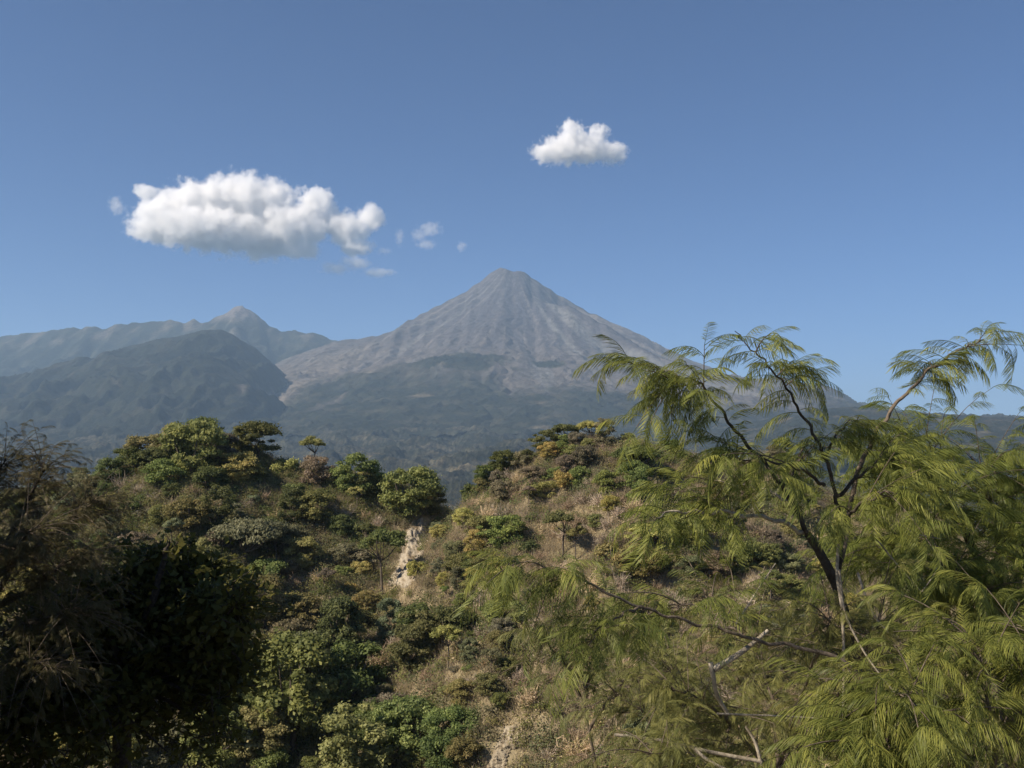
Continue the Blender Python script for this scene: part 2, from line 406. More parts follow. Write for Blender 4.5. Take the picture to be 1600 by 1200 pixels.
# fast lookup of the hill surface
_GX0, _GX1, _GY0, _GY1 = -255.0, 295.0, -25.0, 425.0
_GZ = Z.copy(); _gnx, _gny = nx, ny
def hz(x, y):
    x = np.asarray(x, float); y = np.asarray(y, float)
    fx = np.clip((x - _GX0) / (_GX1 - _GX0) * (_gnx - 1), 0, _gnx - 1.001); fy = np.clip((y - _GY0) / (_GY1 - _GY0) * (_gny - 1), 0, _gny - 1.001)
    ix, iy = fx.astype(int), fy.astype(int); a, b = fx - ix, fy - iy
    return (_GZ[iy, ix] * (1 - a) + _GZ[iy, ix + 1] * a) * (1 - b) + (_GZ[iy + 1, ix] * (1 - a) + _GZ[iy + 1, ix + 1] * a) * b
def hit(px, py, y0=60.0, y1=260.0):
    r = ray(px, py)
    ys = np.arange(y0, y1, 0.4)
    below = np.nonzero(r[2] / r[1] * ys <= hz(r[0] / r[1] * ys, ys))[0]
    if len(below) == 0: return None
    y = ys[below[0]]
    return np.array([r[0] / r[1] * y, y, r[2] / r[1] * y])
def visible(P, lift=1.0):
    """is a point on the hills in sight of the viewpoint"""
    t = np.linspace(0.3, 0.985, 70)
    x = P[:, 0:1] * t; y = P[:, 1:2] * t; z = (P[:, 2:3] + lift) * t
    return np.all(hz(x, y) <= z + 0.2, 1)
# ------------------------------------------------------------------ clouds: volumes of real depth, far behind the volcano
def ico(sub):
    import bmesh
    bm = bmesh.new(); bmesh.ops.create_icosphere(bm, subdivisions=sub, radius=1.0)
    V = np.array([v.co[:] for v in bm.verts]); F = np.array([[v.index for v in f.verts] for f in bm.faces]); bm.free()
    return V, F
ICV, ICF = ico(3)
CD = 19000.0
def cloud(name, label, blobs, dens, nscale, edge, seed, soft=0.45, group=None, cd=CD):
    """blobs: (px, py, rx, ry) lumps of the cloud, in photo pixels at the cloud's distance"""
    K = cd / FPX; warp = 1.1 / nscale
    bl = []
    rnd = random.Random(seed)
    for b in blobs:
        p = at(b[0], b[1], cd)
        yo = rnd.uniform(-0.25, 0.25) * b[2] * K
        bl.append((p[0], cd + yo, p[2], b[2] * K, max(b[2], b[3]) * K * 0.8, b[3] * K))
    ctr = np.mean([b[:3] for b in bl], 0)
    Vs, Fs, n = [], [], 0
    for b in bl:
        v = ICV * np.array(b[3:]) * 1.45 + np.array(b[:3]) - ctr
        Vs.append(v); Fs.append(ICF + n); n += len(v)
    me = mesh_np(name, np.concatenate(Vs), np.concatenate(Fs), None)
    o = add(name, me); o.location = ctr
    vox = min(min(b[3:]) for b in bl) * 0.22
    md = o.modifiers.new('join', 'REMESH'); md.mode = 'VOXEL'; md.voxel_size = max(vox, 28)
    dg = bpy.context.evaluated_depsgraph_get(); m2 = bpy.data.meshes.new_from_object(o.evaluated_get(dg))
    o.modifiers.clear(); o.data = m2
    m = bpy.data.materials.new('cloud_vapour'); n = nodes(m); L = n.links.new
    out = N(n, 'ShaderNodeOutputMaterial')
    pv = N(n, 'ShaderNodeVolumePrincipled'); pv.inputs['Color'].default_value = (1, 1, 1, 1)
    pv.inputs['Anisotropy'].default_value = 0.15
    tc = N(n, 'ShaderNodeTexCoord')
    nz = N(n, 'ShaderNodeTexNoise', i_Scale=nscale, i_Detail=8.0, i_Roughness=0.66)
    L(tc.outputs['Object'], nz.inputs['Vector'])
    wn = N(n, 'ShaderNodeTexNoise', i_Scale=nscale * 0.55, i_Detail=3.0, i_Roughness=0.6); L(tc.outputs['Object'], wn.inputs['Vector'])
    ws = N(n, 'ShaderNodeVectorMath', operation='SUBTRACT'); L(wn.outputs['Color'], ws.inputs[0]); ws.inputs[1].default_value = (0.5, 0.5, 0.5)
    wm = N(n, 'ShaderNodeVectorMath', operation='MULTIPLY_ADD'); L(ws.outputs[0], wm.inputs[0]); wm.inputs[1].default_value = (warp,) * 3; L(tc.outputs['Object'], wm.inputs[2])
    prev = None
    for b in bl:
        mp = N(n, 'ShaderNodeMapping', vector_type='TEXTURE')
        mp.inputs['Location'].default_value = tuple(np.array(b[:3]) - ctr)
        mp.inputs['Scale'].default_value = tuple(b[3:])
        L(wm.outputs[0], mp.inputs['Vector'])
        ln = N(n, 'ShaderNodeVectorMath', operation='LENGTH'); L(mp.outputs[0], ln.inputs[0])
        if prev is None: prev = ln.outputs['Value']
        else:
            mm = N(n, 'ShaderNodeMath', operation='SMOOTH_MIN', i_2=0.25)
            L(prev, mm.inputs[0]); L(ln.outputs['Value'], mm.inputs[1]); prev = mm.outputs[0]
    # density where  1 - d + (noise-0.5)*edge > 0
    a = N(n, 'ShaderNodeMath', operation='MULTIPLY_ADD', i_1=edge, i_2=-0.5 * edge); L(nz.outputs[0], a.inputs[0])
    s = N(n, 'ShaderNodeMath', operation='SUBTRACT', i_0=1.02); L(prev, s.inputs[1])
    t = N(n, 'ShaderNodeMath', operation='ADD'); L(a.outputs[0], t.inputs[0]); L(s.outputs[0], t.inputs[1])
    mr = N(n, 'ShaderNodeMapRange', i_1=0.0, i_2=soft, i_3=0.0, i_4=dens); L(t.outputs[0], mr.inputs[0])
    L(mr.outputs[0], pv.inputs['Density'])
    L(pv.outputs[0], out.inputs['Volume'])
    m.cycles.volume_step_rate = 0.35
    o.data.materials.clear(); o.data.materials.append(m)
    tag(o, label, 'cloud', group)
    return o
cloud('cloud', 'large white cumulus cloud with a grey underside, left of the volcano',
      [(262, 338, 48, 34), (232, 302, 22, 13), (310, 318, 55, 34), (372, 312, 62, 38), (420, 318, 46, 38), (250, 362, 48, 20), (330, 362, 85, 32), (400, 360, 80, 40), (455, 358, 60, 32),
       (492, 325, 34, 30), (515, 345, 34, 26), (545, 360, 36, 28), (575, 338, 26, 18), (590, 350, 16, 14), (556, 386, 26, 14), (470, 392, 32, 13)], 0.024, 0.0042, 2.4, 3, 0.95)
cloud('cloud', 'small white puffy cloud with wispy top, above and right of the volcano summit',
      [(850, 238, 22, 17), (880, 234, 36, 22), (920, 232, 38, 22), (958, 238, 24, 18), (898, 216, 32, 16), (934, 208, 18, 16), (892, 200, 18, 12)], 0.022, 0.0075, 2.8, 5, 1.0)
cloud('cloud', 'thin ragged cloud wisp just under the right end of the large cloud',
      [(525, 420, 26, 9), (556, 412, 26, 12), (590, 426, 26, 7)], 0.0045, 0.008, 2.6, 7, 0.8)
cloud('cloud', 'faint double wisp of cloud between the large cloud and the volcano',
      [(672, 358, 20, 12), (667, 382, 17, 8), (655, 368, 14, 10)], 0.0035, 0.010, 2.8, 9, 0.9)
cloud('cloud', 'tiny faint cloud scrap left of the large cloud', [(181, 320, 12, 15), (186, 328, 9, 8)], 0.004, 0.011, 2.4, 11, 0.8)
cloud('cloud', 'tiny cloud scrap above the volcano\'s left slope', [(721, 385, 9, 9), (725, 383, 6, 6)], 0.004, 0.013, 2.2, 13, 0.8)
cloud('cloud', 'faint small upright wisp beside the right end of the large cloud', [(624, 370, 8, 15), (600, 393, 13, 7)], 0.003, 0.013, 2.4, 15, 0.9)

# ------------------------------------------------------------------ plants: shared builders
def mat_leaf(name, transl=0.3, rough=0.6, spread=0.55):
    m = bpy.data.materials.new(name); n = nodes(m); L = n.links.new
    out = N(n, 'ShaderNodeOutputMaterial')
    oi = N(n, 'ShaderNodeObjectInfo'); a = N(n, 'ShaderNodeAttribute', attribute_name='tint')
    mr = N(n, 'ShaderNodeMapRange', i_1=0.0, i_2=1.0, i_3=1 - spread, i_4=1 + spread); L(a.outputs['Fac'], mr.inputs[0])
    mx = N(n, 'ShaderNodeMix', data_type='RGBA', blend_type='MULTIPLY'); mx.inputs[0].default_value = 1.0
    L(oi.outputs['Color'], mx.inputs[6]); L(mr.outputs[0], mx.inputs[7])
    hs = N(n, 'ShaderNodeHueSaturation'); L(mx.outputs[2], hs.inputs['Color'])
    hr = N(n, 'ShaderNodeMapRange', i_1=0.0, i_2=1.0, i_3=0.522, i_4=0.476); L(a.outputs['Fac'], hr.inputs[0]); L(hr.outputs[0], hs.inputs['Hue'])
    p = N(n, 'ShaderNodeBsdfPrincipled', i_Roughness=rough); p.inputs['Specular IOR Level'].default_value = 0.25
    t = N(n, 'ShaderNodeBsdfTranslucent')
    L(hs.outputs[0], p.inputs['Base Color']); L(hs.outputs[0], t.inputs['Color'])
    s = N(n, 'ShaderNodeMixShader'); s.inputs[0].default_value = transl
    L(p.outputs[0], s.inputs[1]); L(t.outputs[0], s.inputs[2]); L(s.outputs[0], out.inputs['Surface'])
    return m
def mat_bark(name, c1, c2, scale):
    m = bpy.data.materials.new(name); n = nodes(m); L = n.links.new
    out = N(n, 'ShaderNodeOutputMaterial'); p = N(n, 'ShaderNodeBsdfPrincipled', i_Roughness=0.9)
    g = N(n, 'ShaderNodeNewGeometry'); t = N(n, 'ShaderNodeTexNoise', i_Scale=scale, i_Detail=5.0, i_Roughness=0.7)
    L(g.outputs['Position'], t.inputs['Vector'])
    cr = N(n, 'ShaderNodeValToRGB'); cr.color_ramp.elements[0].position = 0.35; cr.color_ramp.elements[1].position = 0.68
    cr.color_ramp.elements[0].color = (*c1, 1); cr.color_ramp.elements[1].color = (*c2, 1)
    L(t.outputs[0], cr.inputs[0]); L(cr.outputs[0], p.inputs['Base Color'])
    b = N(n, 'ShaderNodeBump', i_Strength=0.6, i_Distance=0.02); L(t.outputs[0], b.inputs['Height']); L(b.outputs[0], p.inputs['Normal'])
    L(p.outputs[0], out.inputs['Surface']); return m
M_LEAF = mat_leaf('leaves', 0.45)
M_TWIG = mat_leaf('dry_twigs', 0.25, 0.85, 0.5)
M_BARK = mat_bark('bark', (0.05, 0.04, 0.03), (0.15, 0.12, 0.09), 1.5)

def unit(v):
    return v / (np.linalg.norm(v, axis=-1, keepdims=True) + 1e-9)
def leaf_cards(rng, C, nrm, size, aspect=1.6, bend=0.25):
    """rhombic leaves (two bent triangles as one quad) at C facing roughly nrm"""
    n = len(C)
    u = unit(np.cross(nrm, rng.normal(size=(n, 3))))
    v = np.cross(nrm, u)
    s = size * rng.uniform(0.65, 1.35, (n, 1))
    l, wv = u * s * aspect * 0.5, v * s * 0.5
    V = np.stack([C - l, C + wv - nrm * s * bend, C + l, C - wv - nrm * s * bend], 1).reshape(-1, 3)
    F = np.arange(4 * n).reshape(n, 4)
    return V, F
def tube(pts, rad, sides=6):
    pts = np.asarray(pts, float); rad = np.asarray(rad, float)
    t = unit(np.gradient(pts, axis=0))
    ref = np.array([0.31, 0.17, 0.93]); a = unit(np.cross(t, ref)); b = np.cross(t, a)
    ang = np.linspace(0, 2 * math.pi, sides, endpoint=False)
    V = pts[:, None, :] + rad[:, None, None] * (np.cos(ang)[None, :, None] * a[:, None, :] + np.sin(ang)[None, :, None] * b[:, None, :])
    k = len(pts)
    i = np.arange(k - 1)[:, None] * sides; j = np.arange(sides)[None, :]; jn = (j + 1) % sides
    F = np.stack([i + j, i + jn, i + sides + jn, i + sides + j], -1).reshape(-1, 4)
    return V.reshape(-1, 3), F
def merge(parts):
    Vs, Fs, n = [], [], 0
    for V, F in parts:
        Vs.append(V); Fs.append(F + n); n += len(V)
    return np.concatenate(Vs), np.concatenate(Fs)
def curve(pts, n=12):
    """Catmull-Rom through the points"""
    P = np.asarray(pts, float); P = np.vstack([2 * P[0] - P[1], P, 2 * P[-1] - P[-2]])
    out = []
    for i in range(1, len(P) - 2):
        for t in np.linspace(0, 1, n, endpoint=False):
            a, b, c, d = P[i - 1], P[i], P[i + 1], P[i + 2]
            out.append(0.5 * (2 * b + (c - a) * t + (2 * a - 5 * b + 4 * c - d) * t * t + (3 * b - a - 3 * c + d) * t ** 3))
    out.append(P[-2]); return np.array(out)

# ------------------------------------------------------------------ hillside trees: a few meshes of each kind
def crown_mesh(rng, kind):
    """crown about 8 m wide with its base at z = 0 being the foot of the trunk"""
    if kind == 'umbrella':
        k, H, rx, rz, sub = 30, 3.0, 4.2, 1.2, (1.3, 0.8)
    elif kind == 'round':
        k, H, rx, rz, sub = 36, 3.1, 3.4, 2.5, (1.25, 0.95)
    elif kind == 'layered':
        k, H, rx, rz, sub = 30, 3.0, 3.8, 2.2, (1.3, 0.85)
    elif kind == 'slender':
        k, H, rx, rz, sub = 14, 6.4, 2.7, 1.2, (0.95, 0.65)
    elif kind == 'tall':
        k, H, rx, rz, sub = 34, 4.4, 2.9, 3.8, (1.1, 0.9)
    else:   # bush
        k, H, rx, rz, sub = 16, 0.9, 2.3, 1.1, (0.9, 0.7)
    k = int(k * 1.7)
    ang = rng.uniform(0, 2 * math.pi, k); rr = np.sqrt(rng.uniform(0.02, 1, k)) * rng.uniform(0.8, 1.08, k)
    zz = rng.uniform(-1, 1, k)
    if kind in ('umbrella', 'slender'):
        cz = H + rz * (1 - rr ** 2) + rng.uniform(-0.45, 0.3, k) * rz
        cr = rr * rx
    else:
        cz = H + zz * rz; cr = rx * np.sqrt(np.clip(1 - zz ** 2 * 0.85, 0.05, 1)) * rr ** 0.6
    skew = rng.uniform(-0.8, 0.8, 2)
    c = np.stack([cr * np.cos(ang) + skew[0], cr * np.sin(ang) + skew[1], cz], 1)
    sizes = rng.uniform(0.35, 1.05, k)
    Vs, Ts = [], []
    for i in range(k):
        nl = int((260 if kind != 'bush' else 190) * sizes[i] ** 2 + 50)
        d = unit(rng.normal(size=(nl, 3))); d[:, 2] = np.where(d[:, 2] < -0.25, -d[:, 2], d[:, 2])
        e = np.array([sub[0], sub[0], sub[1]]) * sizes[i]
        P = c[i] + d * e * np.clip(rng.normal(0.82, 0.26, (nl, 1)), 0.1, 1.5)
        nm = unit(d * np.array([1, 1, 1.6]) + 0.65 * rng.normal(size=(nl, 3)))
        V, F = leaf_cards(rng, P, nm, 0.215)
        Vs.append(V); Ts.append(np.repeat(np.clip(0.5 + rng.normal() * 0.16 + rng.normal(size=nl) * 0.2, 0, 1), 4))
    V = np.concatenate(Vs); F = np.arange(len(V)).reshape(-1, 4)
    return mesh_np('crown', V, F, M_LEAF, tint=np.concatenate(Ts)), c, H, rx
def trunk_mesh(rng, c, H, rx, kind):
    parts = []
    fork = np.array([rng.uniform(-.3, .3), rng.uniform(-.3, .3), H * (0.45 if kind != 'slender' else 0.68)])
    if kind == 'bush': fork[2] = 0.25
    base_r = {'umbrella': 0.27, 'round': 0.25, 'layered': 0.22, 'slender': 0.17, 'tall': 0.24, 'bush': 0.1}[kind]
    parts.append(tube(curve([(0, 0, -0.9), (fork[0] * .3 + .08, fork[1] * .3, fork[2] * .5), fork], 4), np.linspace(base_r * 1.25, base_r * 0.75, 9), 7))
    for i in rng.permutation(len(c))[:9]:
        mid = (fork + c[i]) / 2 + rng.normal(size=3) * 0.25 - np.array([0, 0, 0.12 * np.hypot(*(c[i] - fork)[:2])])
        parts.append(tube(curve([fork, mid, c[i]], 4), np.linspace(base_r * 0.5, 0.04, 9), 5))
    V, F = merge(parts)
    return mesh_np('trunk', V, F, M_BARK, True)
def twig_mesh(rng, h=1.8, n=46):
    """a leafless shrub: stems fanning from the ground with forked twigs"""
    S, T = [], []
    for i in range(n):
        az = rng.uniform(0, 2 * math.pi); lean = rng.uniform(0.1, 0.95)
        L = h * rng.uniform(0.5, 1.15)
        d = np.array([math.cos(az) * lean, math.sin(az) * lean, 1.0]); d /= np.linalg.norm(d)
        b = np.array([math.cos(az), math.sin(az), 0]) * rng.uniform(0, 0.35)
        m = b + d * L * 0.55; e = b + d * L + rng.normal(size=3) * 0.18 * h
        S += [(b, m, 0.05), (m, e, 0.035)]
        for j in range(5):
            p = b + (m - b) * 1.0 + (e - m) * rng.uniform(-0.6, 0.9)
            q = p + unit(d + rng.normal(size=3) * 0.75) * h * rng.uniform(0.18, 0.42)
            S.append((p, q, 0.03))
    V = []
    for p, q, wd in S:
        s = unit(np.cross(q - p, rng.normal(size=3))) * wd
        V += [p - s, p + s, q + s * 0.5, q - s * 0.5]; T += [rng.uniform(0.2, 0.9)] * 4
    V = np.array(V); 
    # a few clinging dead leaves
    k = n * 3
    d = unit(rng.normal(size=(k, 3))); d[:, 2] = np.abs(d[:, 2])
    LV, _ = leaf_cards(rng, d * h * 0.75 * rng.uniform(0.5, 1.05, (k, 1)), unit(rng.normal(size=(k, 3))), 0.10 * h / 1.8)
    V = np.concatenate([V, LV]); T = np.concatenate([np.array(T), np.repeat(rng.uniform(0.2, 0.8, k), 4)])
    return mesh_np('dry_shrub', V, np.arange(len(V)).reshape(-1, 4), M_TWIG, tint=T)

KINDS = ('umbrella', 'round', 'layered', 'slender', 'tall', 'bush')
PROTO = {}
for ki, kd in enumerate(KINDS):
    PROTO[kd] = []
    for v in range(4):
        rng = np.random.default_rng(1000 + ki * 20 + v)
        cm, cc, H, rx = crown_mesh(rng, kd)
        PROTO[kd].append((cm, trunk_mesh(rng, cc, H, rx, kd)))
TWIGS = [twig_mesh(np.random.default_rng(1500 + v), 1.9 + 0.2 * v, 40 + 5 * v) for v in range(5)]
HUES = {'dark green': (0.090, 0.104, 0.036), 'olive': (0.168, 0.165, 0.062), 'yellow-green': (0.270, 0.250, 0.085),
        'grey-green': (0.140, 0.145, 0.080), 'mid green': (0.135, 0.158, 0.050), 'brown': (0.150, 0.132, 0.085)}
TWIGHUE = {'grey-brown': (0.27, 0.225, 0.17), 'reddish brown': (0.225, 0.172, 0.115), 'straw-coloured': (0.36, 0.29, 0.18), 'dark brown': (0.165, 0.130, 0.088)}
NAME = {'umbrella': 'umbrella_tree', 'round': 'round_tree', 'layered': 'layered_tree', 'slender': 'slender_tree', 'tall': 'tall_tree', 'bush': 'green_bush'}
NOUN = {'umbrella': 'umbrella tree', 'round': 'round tree', 'layered': 'layered tree', 'slender': 'slender tree', 'tall': 'tall tree', 'bush': 'low bush'}
WIDTH = {'umbrella': 9.6, 'round': 8.6, 'layered': 8.8, 'slender': 6.2, 'tall': 7.0, 'bush': 5.6}
rnd = random.Random(77)
plants = []       # (object, kind, hue, width, P)
def put_tree(P, kind, hue, width):
    cm, tm = rnd.choice(PROTO[kind])
    s = width / WIDTH[kind]
    t = empty(NAME[kind], P); t.rotation_euler = (0, 0, rnd.uniform(0, 6.28)); t.scale = (s, s, s * rnd.uniform(0.85, 1.15))
    c = add('crown', cm, t); j = [rnd.uniform(0.82, 1.18) for _ in range(3)]; g = rnd.uniform(0.85, 1.15)
    c.color = (*[min(1, 1.5 * h * (0.5 + 0.5 * q) * g) for h, q in zip(HUES[hue], j)], 1)
    add('trunk', tm, t)
    plants.append((t, kind, hue, width, P))
def put_shrub(P, hue, width):
    o = add('dry_shrub', rnd.choice(TWIGS)); s = width / 3.6
    o.location = P; o.rotation_euler = (0, 0, rnd.uniform(0, 6.28)); o.scale = (s, s, s * rnd.uniform(0.7, 1.05))
    g = rnd.uniform(0.85, 1.15); o.color = (*[1.6 * h * g for h in TWIGHUE[hue]], 1)
    plants.append((o, 'shrub', hue, width, P))

# the trees one can tell apart in the photo: (base px, base py, kind, hue, crown width in px)
SEEN = [(275, 702, 'round', 'olive', 62), (318, 700, 'layered', 'dark green', 70), (402, 716, 'layered', 'dark green', 96), (365, 758, 'layered', 'yellow-green', 84),
        (440, 742, 'bush', 'yellow-green', 56), (238, 728, 'round', 'olive', 78), (205, 745, 'round', 'dark green', 62), (300, 745, 'layered', 'mid green', 120),
        (172, 765, 'round', 'dark green', 60), (146, 768, 'bush', 'grey-green', 60), (255, 765, 'layered', 'mid green', 70), (330, 770, 'round', 'dark green', 66),
        (170, 790, 'bush', 'yellow-green', 40), (290, 835, 'round', 'olive', 84), (335, 840, 'tall', 'dark green', 60), (385, 882, 'umbrella', 'grey-green', 122),
        (632, 808, 'round', 'olive', 110), (672, 805, 'round', 'dark green', 56), (655, 800, 'layered', 'yellow-green', 50), (548, 774, 'layered', 'mid green', 86), (500, 760, 'layered', 'brown', 66),
        (565, 782, 'round', 'dark green', 60), (455, 772, 'bush', 'mid green', 40), (492, 818, 'layered', 'olive', 76), (565, 842, 'bush', 'mid green', 44), (530, 838, 'round', 'dark green', 44),
        (598, 935, 'slender', 'dark green', 74), (578, 880, 'bush', 'grey-green', 60), (655, 898, 'bush', 'yellow-green', 42),
        (880, 868, 'slender', 'dark green', 58), (780, 862, 'layered', 'mid green', 92), (752, 845, 'layered', 'olive', 66), (825, 868, 'bush', 'dark green', 46), (808, 845, 'round', 'dark green', 40),
        (848, 700, 'layered', 'dark green', 58), (884, 676, 'umbrella', 'dark green', 52), (925, 680, 'umbrella', 'yellow-green', 46), (832, 705, 'bush', 'dark green', 36),
        (790, 728, 'round', 'dark green', 52), (766, 740, 'round', 'dark green', 50), (738, 762, 'bush', 'dark green', 48), (815, 722, 'bush', 'grey-green', 44), (752, 748, 'layered', 'olive', 40),
        (884, 758, 'bush', 'yellow-green', 44), (830, 755, 'umbrella', 'brown', 50), (945, 775, 'round', 'mid green', 50), (990, 770, 'layered', 'mid green', 66), (1000, 740, 'umbrella', 'dark green', 84),
        (1020, 860, 'umbrella', 'yellow-green', 90), (1060, 840, 'round', 'dark green', 66), (1085, 860, 'layered', 'yellow-green', 80), (1160, 900, 'round', 'mid green', 70), (960, 880, 'bush', 'olive', 80), (1000, 905, 'layered', 'olive', 80),
        (470, 990, 'layered', 'olive', 96), (440, 975, 'round', 'yellow-green', 60), (530, 1050, 'tall', 'dark green', 84), (480, 1060, 'round', 'grey-green', 110), (430, 1110, 'round', 'mid green', 70),
        (640, 1060, 'tall', 'dark green', 92), (705, 1000, 'layered', 'dark green', 90), (655, 990, 'round', 'dark green', 70), (700, 1050, 'slender', 'yellow-green', 50), (790, 985, 'layered', 'mid green', 80),
        (460, 1180, 'tall', 'mid green', 150), (540, 1150, 'tall', 'dark green', 130), (590, 1190, 'round', 'dark green', 120), (640, 1180, 'layered', 'mid green', 130), (700, 1165, 'umbrella', 'mid green', 100), (575, 1110, 'layered', 'grey-green', 100),
        (730, 1150, 'bush', 'yellow-green', 46), (610, 1130, 'umbrella', 'brown', 90), (395, 1190, 'round', 'olive', 120), (340, 1200, 'round', 'mid green', 120), (110, 1195, 'round', 'yellow-green', 90), (250, 1195, 'layered', 'grey-green', 110),
        (690, 1215, 'round', 'dark green', 90), (560, 1240, 'tall', 'olive', 120)]
for px, py, kd, hue, wp in SEEN:
    for dpy in range(0, 44, 4):
        P = hit(px, py + dpy)
        if P is not None and not (px > 705 and P[1] > 226): break
    if P is None: continue
    put_tree(P, kd, hue, wp / FPX * P[1])
# the rest of the wood, thinner on the dry right hill
nb_ = sum(1 for q in plants if q[1] == 'bush'); nt_, ns_, tries = len(plants) - nb_, 0, 0
while (nt_ < 295 or ns_ < 295 or nb_ < 230) and tries < 40000:
    tries += 1
    px, py = rnd.uniform(20, 1330), 660 + 560 * rnd.random() ** 0.8
    P = hit(px, py)
    if P is None or P[1] < 80: continue
    right = px > 705 - max(0, py - 780) * 0.55
    ravine = P[2] < -37 and px < 760
    if px > 1000 and rnd.random() < 0.7: continue
    if (592 < px < 682 and 800 < py < 975) or (478 < px < 516 and 832 < py < 895) or (735 < px < 860 and py > 1115): continue
    pt = 0.85 if ravine else (0.26 if right else 0.74)
    pt = min(0.95, max(0.08, pt + 0.7 * float(noise2(P[0] / 16, P[1] / 16, 301))))
    is_tree = rnd.random() < pt
    if not is_tree and ns_ >= 295: continue
    if is_tree:
        kd = rnd.choices(KINDS, (0.35, 2.6, 2.0, 0.5, 1.2, 4.0) if not ravine else (0.6, 2.5, 1.5, 0.1, 2.5, 0.6))[0]
        if kd == 'umbrella' and 440 < px < 560: kd = 'bush'
        if (kd == 'bush' and nb_ >= 230) or (kd != 'bush' and nt_ >= 295): continue
        wdt = {'umbrella': 8.0, 'round': 7.0, 'layered': 8.0, 'slender': 5.0, 'tall': 6.5, 'bush': 3.8}[kd] * rnd.uniform(0.55, 1.1) * (1.2 if ravine else 1.0) * (0.8 if right else 1.22)
        hue = rnd.choices(list(HUES), (2.6, 1.8, 0.8, 1.6, 2.0, 1.5) if not ravine else (3.5, 1.2, 0.3, 1.4, 2.2, 0.4))[0]
        if right and hue == 'dark green': hue = rnd.choice(['olive', 'mid green', 'yellow-green', 'brown'])
    else:
        wdt = rnd.uniform(2.4, 5.0)
    if any((P[0] - q[4][0]) ** 2 + (P[1] - q[4][1]) ** 2 < (0.27 * (wdt + q[3])) ** 2 for q in plants): continue
    if is_tree: put_tree(P, kd, hue, wdt); nb_ += kd == 'bush'; nt_ += kd != 'bush'
    else:
        put_shrub(P, rnd.choices(list(TWIGHUE), (3, 2, 1.6, 2))[0], wdt); ns_ += 1

# labels: look first, then where it stands, then its order among its likes
def side_of(P, px, py):
    if P[2] < -37 and px < 800: return 'deep in the ravine'
    right = px > 705 - max(0, py - 780) * 0.55
    h = 'right' if right else 'left'
    if P[1] > (185 if right else 214): z = 'atop the'
    elif P[1] > (165 if right else 190): z = 'up the'
    elif P[1] > (145 if right else 165): z = 'midway on the'
    else: z = 'low on the'
    return f'{z} {h} hill'
ORD = ['', 'first', 'second', 'third', 'fourth', 'fifth', 'sixth', 'seventh', 'eighth', 'ninth', 'tenth', 'eleventh', 'twelfth', 'thirteenth', 'fourteenth', 'fifteenth']
byl = {}
for o, kd, hue, wdt, P in plants:
    px, py = proj(P); px, py = float(px[0]), float(py[0])
    if kd == 'shrub':
        size = 'small' if wdt < 3.2 else ('large' if wdt > 4.2 else 'middling'); noun, cat = 'leafless shrub', 'shrub'
    else:
        size = 'small' if wdt < 4.4 else ('large' if wdt > 7.0 else 'middling'); noun, cat = NOUN[kd], ('bush' if kd == 'bush' else 'tree')
    byl.setdefault(f'{size} {hue} {noun} {side_of(P, px, py)}', []).append((px, o, cat))
for lab, l in byl.items():
    l.sort(key=lambda q: q[0]); k = len(l)
    for i, (px, o, cat) in enumerate(l):
        s = ''
        if k == 2: s = ', left of two' if i == 0 else ', right of two'
        elif k > 2: s = f', {ORD[i + 1]} from left of {k}'
        tag(o, lab + s, cat, {'tree': 'trees on the two hills', 'bush': 'green bushes on the two hills', 'shrub': 'leafless shrubs on the dry slopes'}[cat])

# ------------------------------------------------------------------ brush: dry grass, twigs and low scrub nobody could count
rng = np.random.default_rng(9)
n0 = 90000
px = rng.uniform(-20, 1620, n0); py = rng.uniform(660, 1215, n0)
x = rng.uniform(-135, 125, n0); y = rng.uniform(78, 248, n0)
P = np.stack([x, y, hz(x, y)], 1)
u_, v_ = proj(P)
k = (u_ > -60) & (u_ < 1660) & (v_ < 1260)
k &= ~(((np.abs(u_ - (660 - (v_ - 806) * 0.33)) < 18) & (v_ > 806) & (v_ < 925)) | ((u_ > 487) & (u_ < 504) & (v_ > 840) & (v_ < 874)) | ((u_ > 752) & (u_ < 836) & (v_ > 1140) & (np.abs(u_ - 795 + (v_ - 1140) * .3) < 22)))
P = P[k]; P = P[visible(P, 1.2)][:42000]
def brush(name, label, P, per, hgt, spread, wd, cols, rng, leafy):
    n = len(P)
    fld = fbm(P[:, 0] / 11, P[:, 1] / 11, 331 + len(cols) + per, 4); ci = np.clip(((fld * 1.1 + 0.5 + rng.normal(size=n) * 0.16) * len(cols)).astype(int), 0, len(cols) - 1)
    base = np.repeat(P, per, 0); m = len(base)
    off = rng.normal(size=(m, 3)) * np.array([spread, spread, 0]); b = base + off; b[:, 2] = hz(b[:, 0], b[:, 1]) - 0.05
    sz = np.repeat(rng.uniform(0.55, 1.5, n), per)[:, None]
    if leafy:
        V, F = leaf_cards(rng, b + np.abs(rng.normal(size=(m, 3))) * np.array([0.1, 0.1, hgt]) * sz, unit(rng.normal(size=(m, 3)) + np.array([0, 0, 0.8])), wd)
    else:
        d = unit(rng.normal(size=(m, 3)) * np.array([0.55, 0.55, 0.2]) + np.array([0, 0, 1]))
        e = b + d * hgt * sz * rng.uniform(0.5, 1.2, (m, 1))
        s = unit(np.cross(d, rng.normal(size=(m, 3)))) * wd
        V = np.stack([b - s, b + s, e + s * 0.3, e - s * 0.3], 1).reshape(-1, 3); F = np.arange(4 * m).reshape(m, 4)
    col = np.repeat(np.array(cols)[ci] * 1.75 * rng.uniform(0.8, 1.2, (n, 1)), per * 4, 0)
    me = mesh_np(name, V, F, M_BRUSH, cover=col)
    return tag(add(name, me), label, kind='stuff')
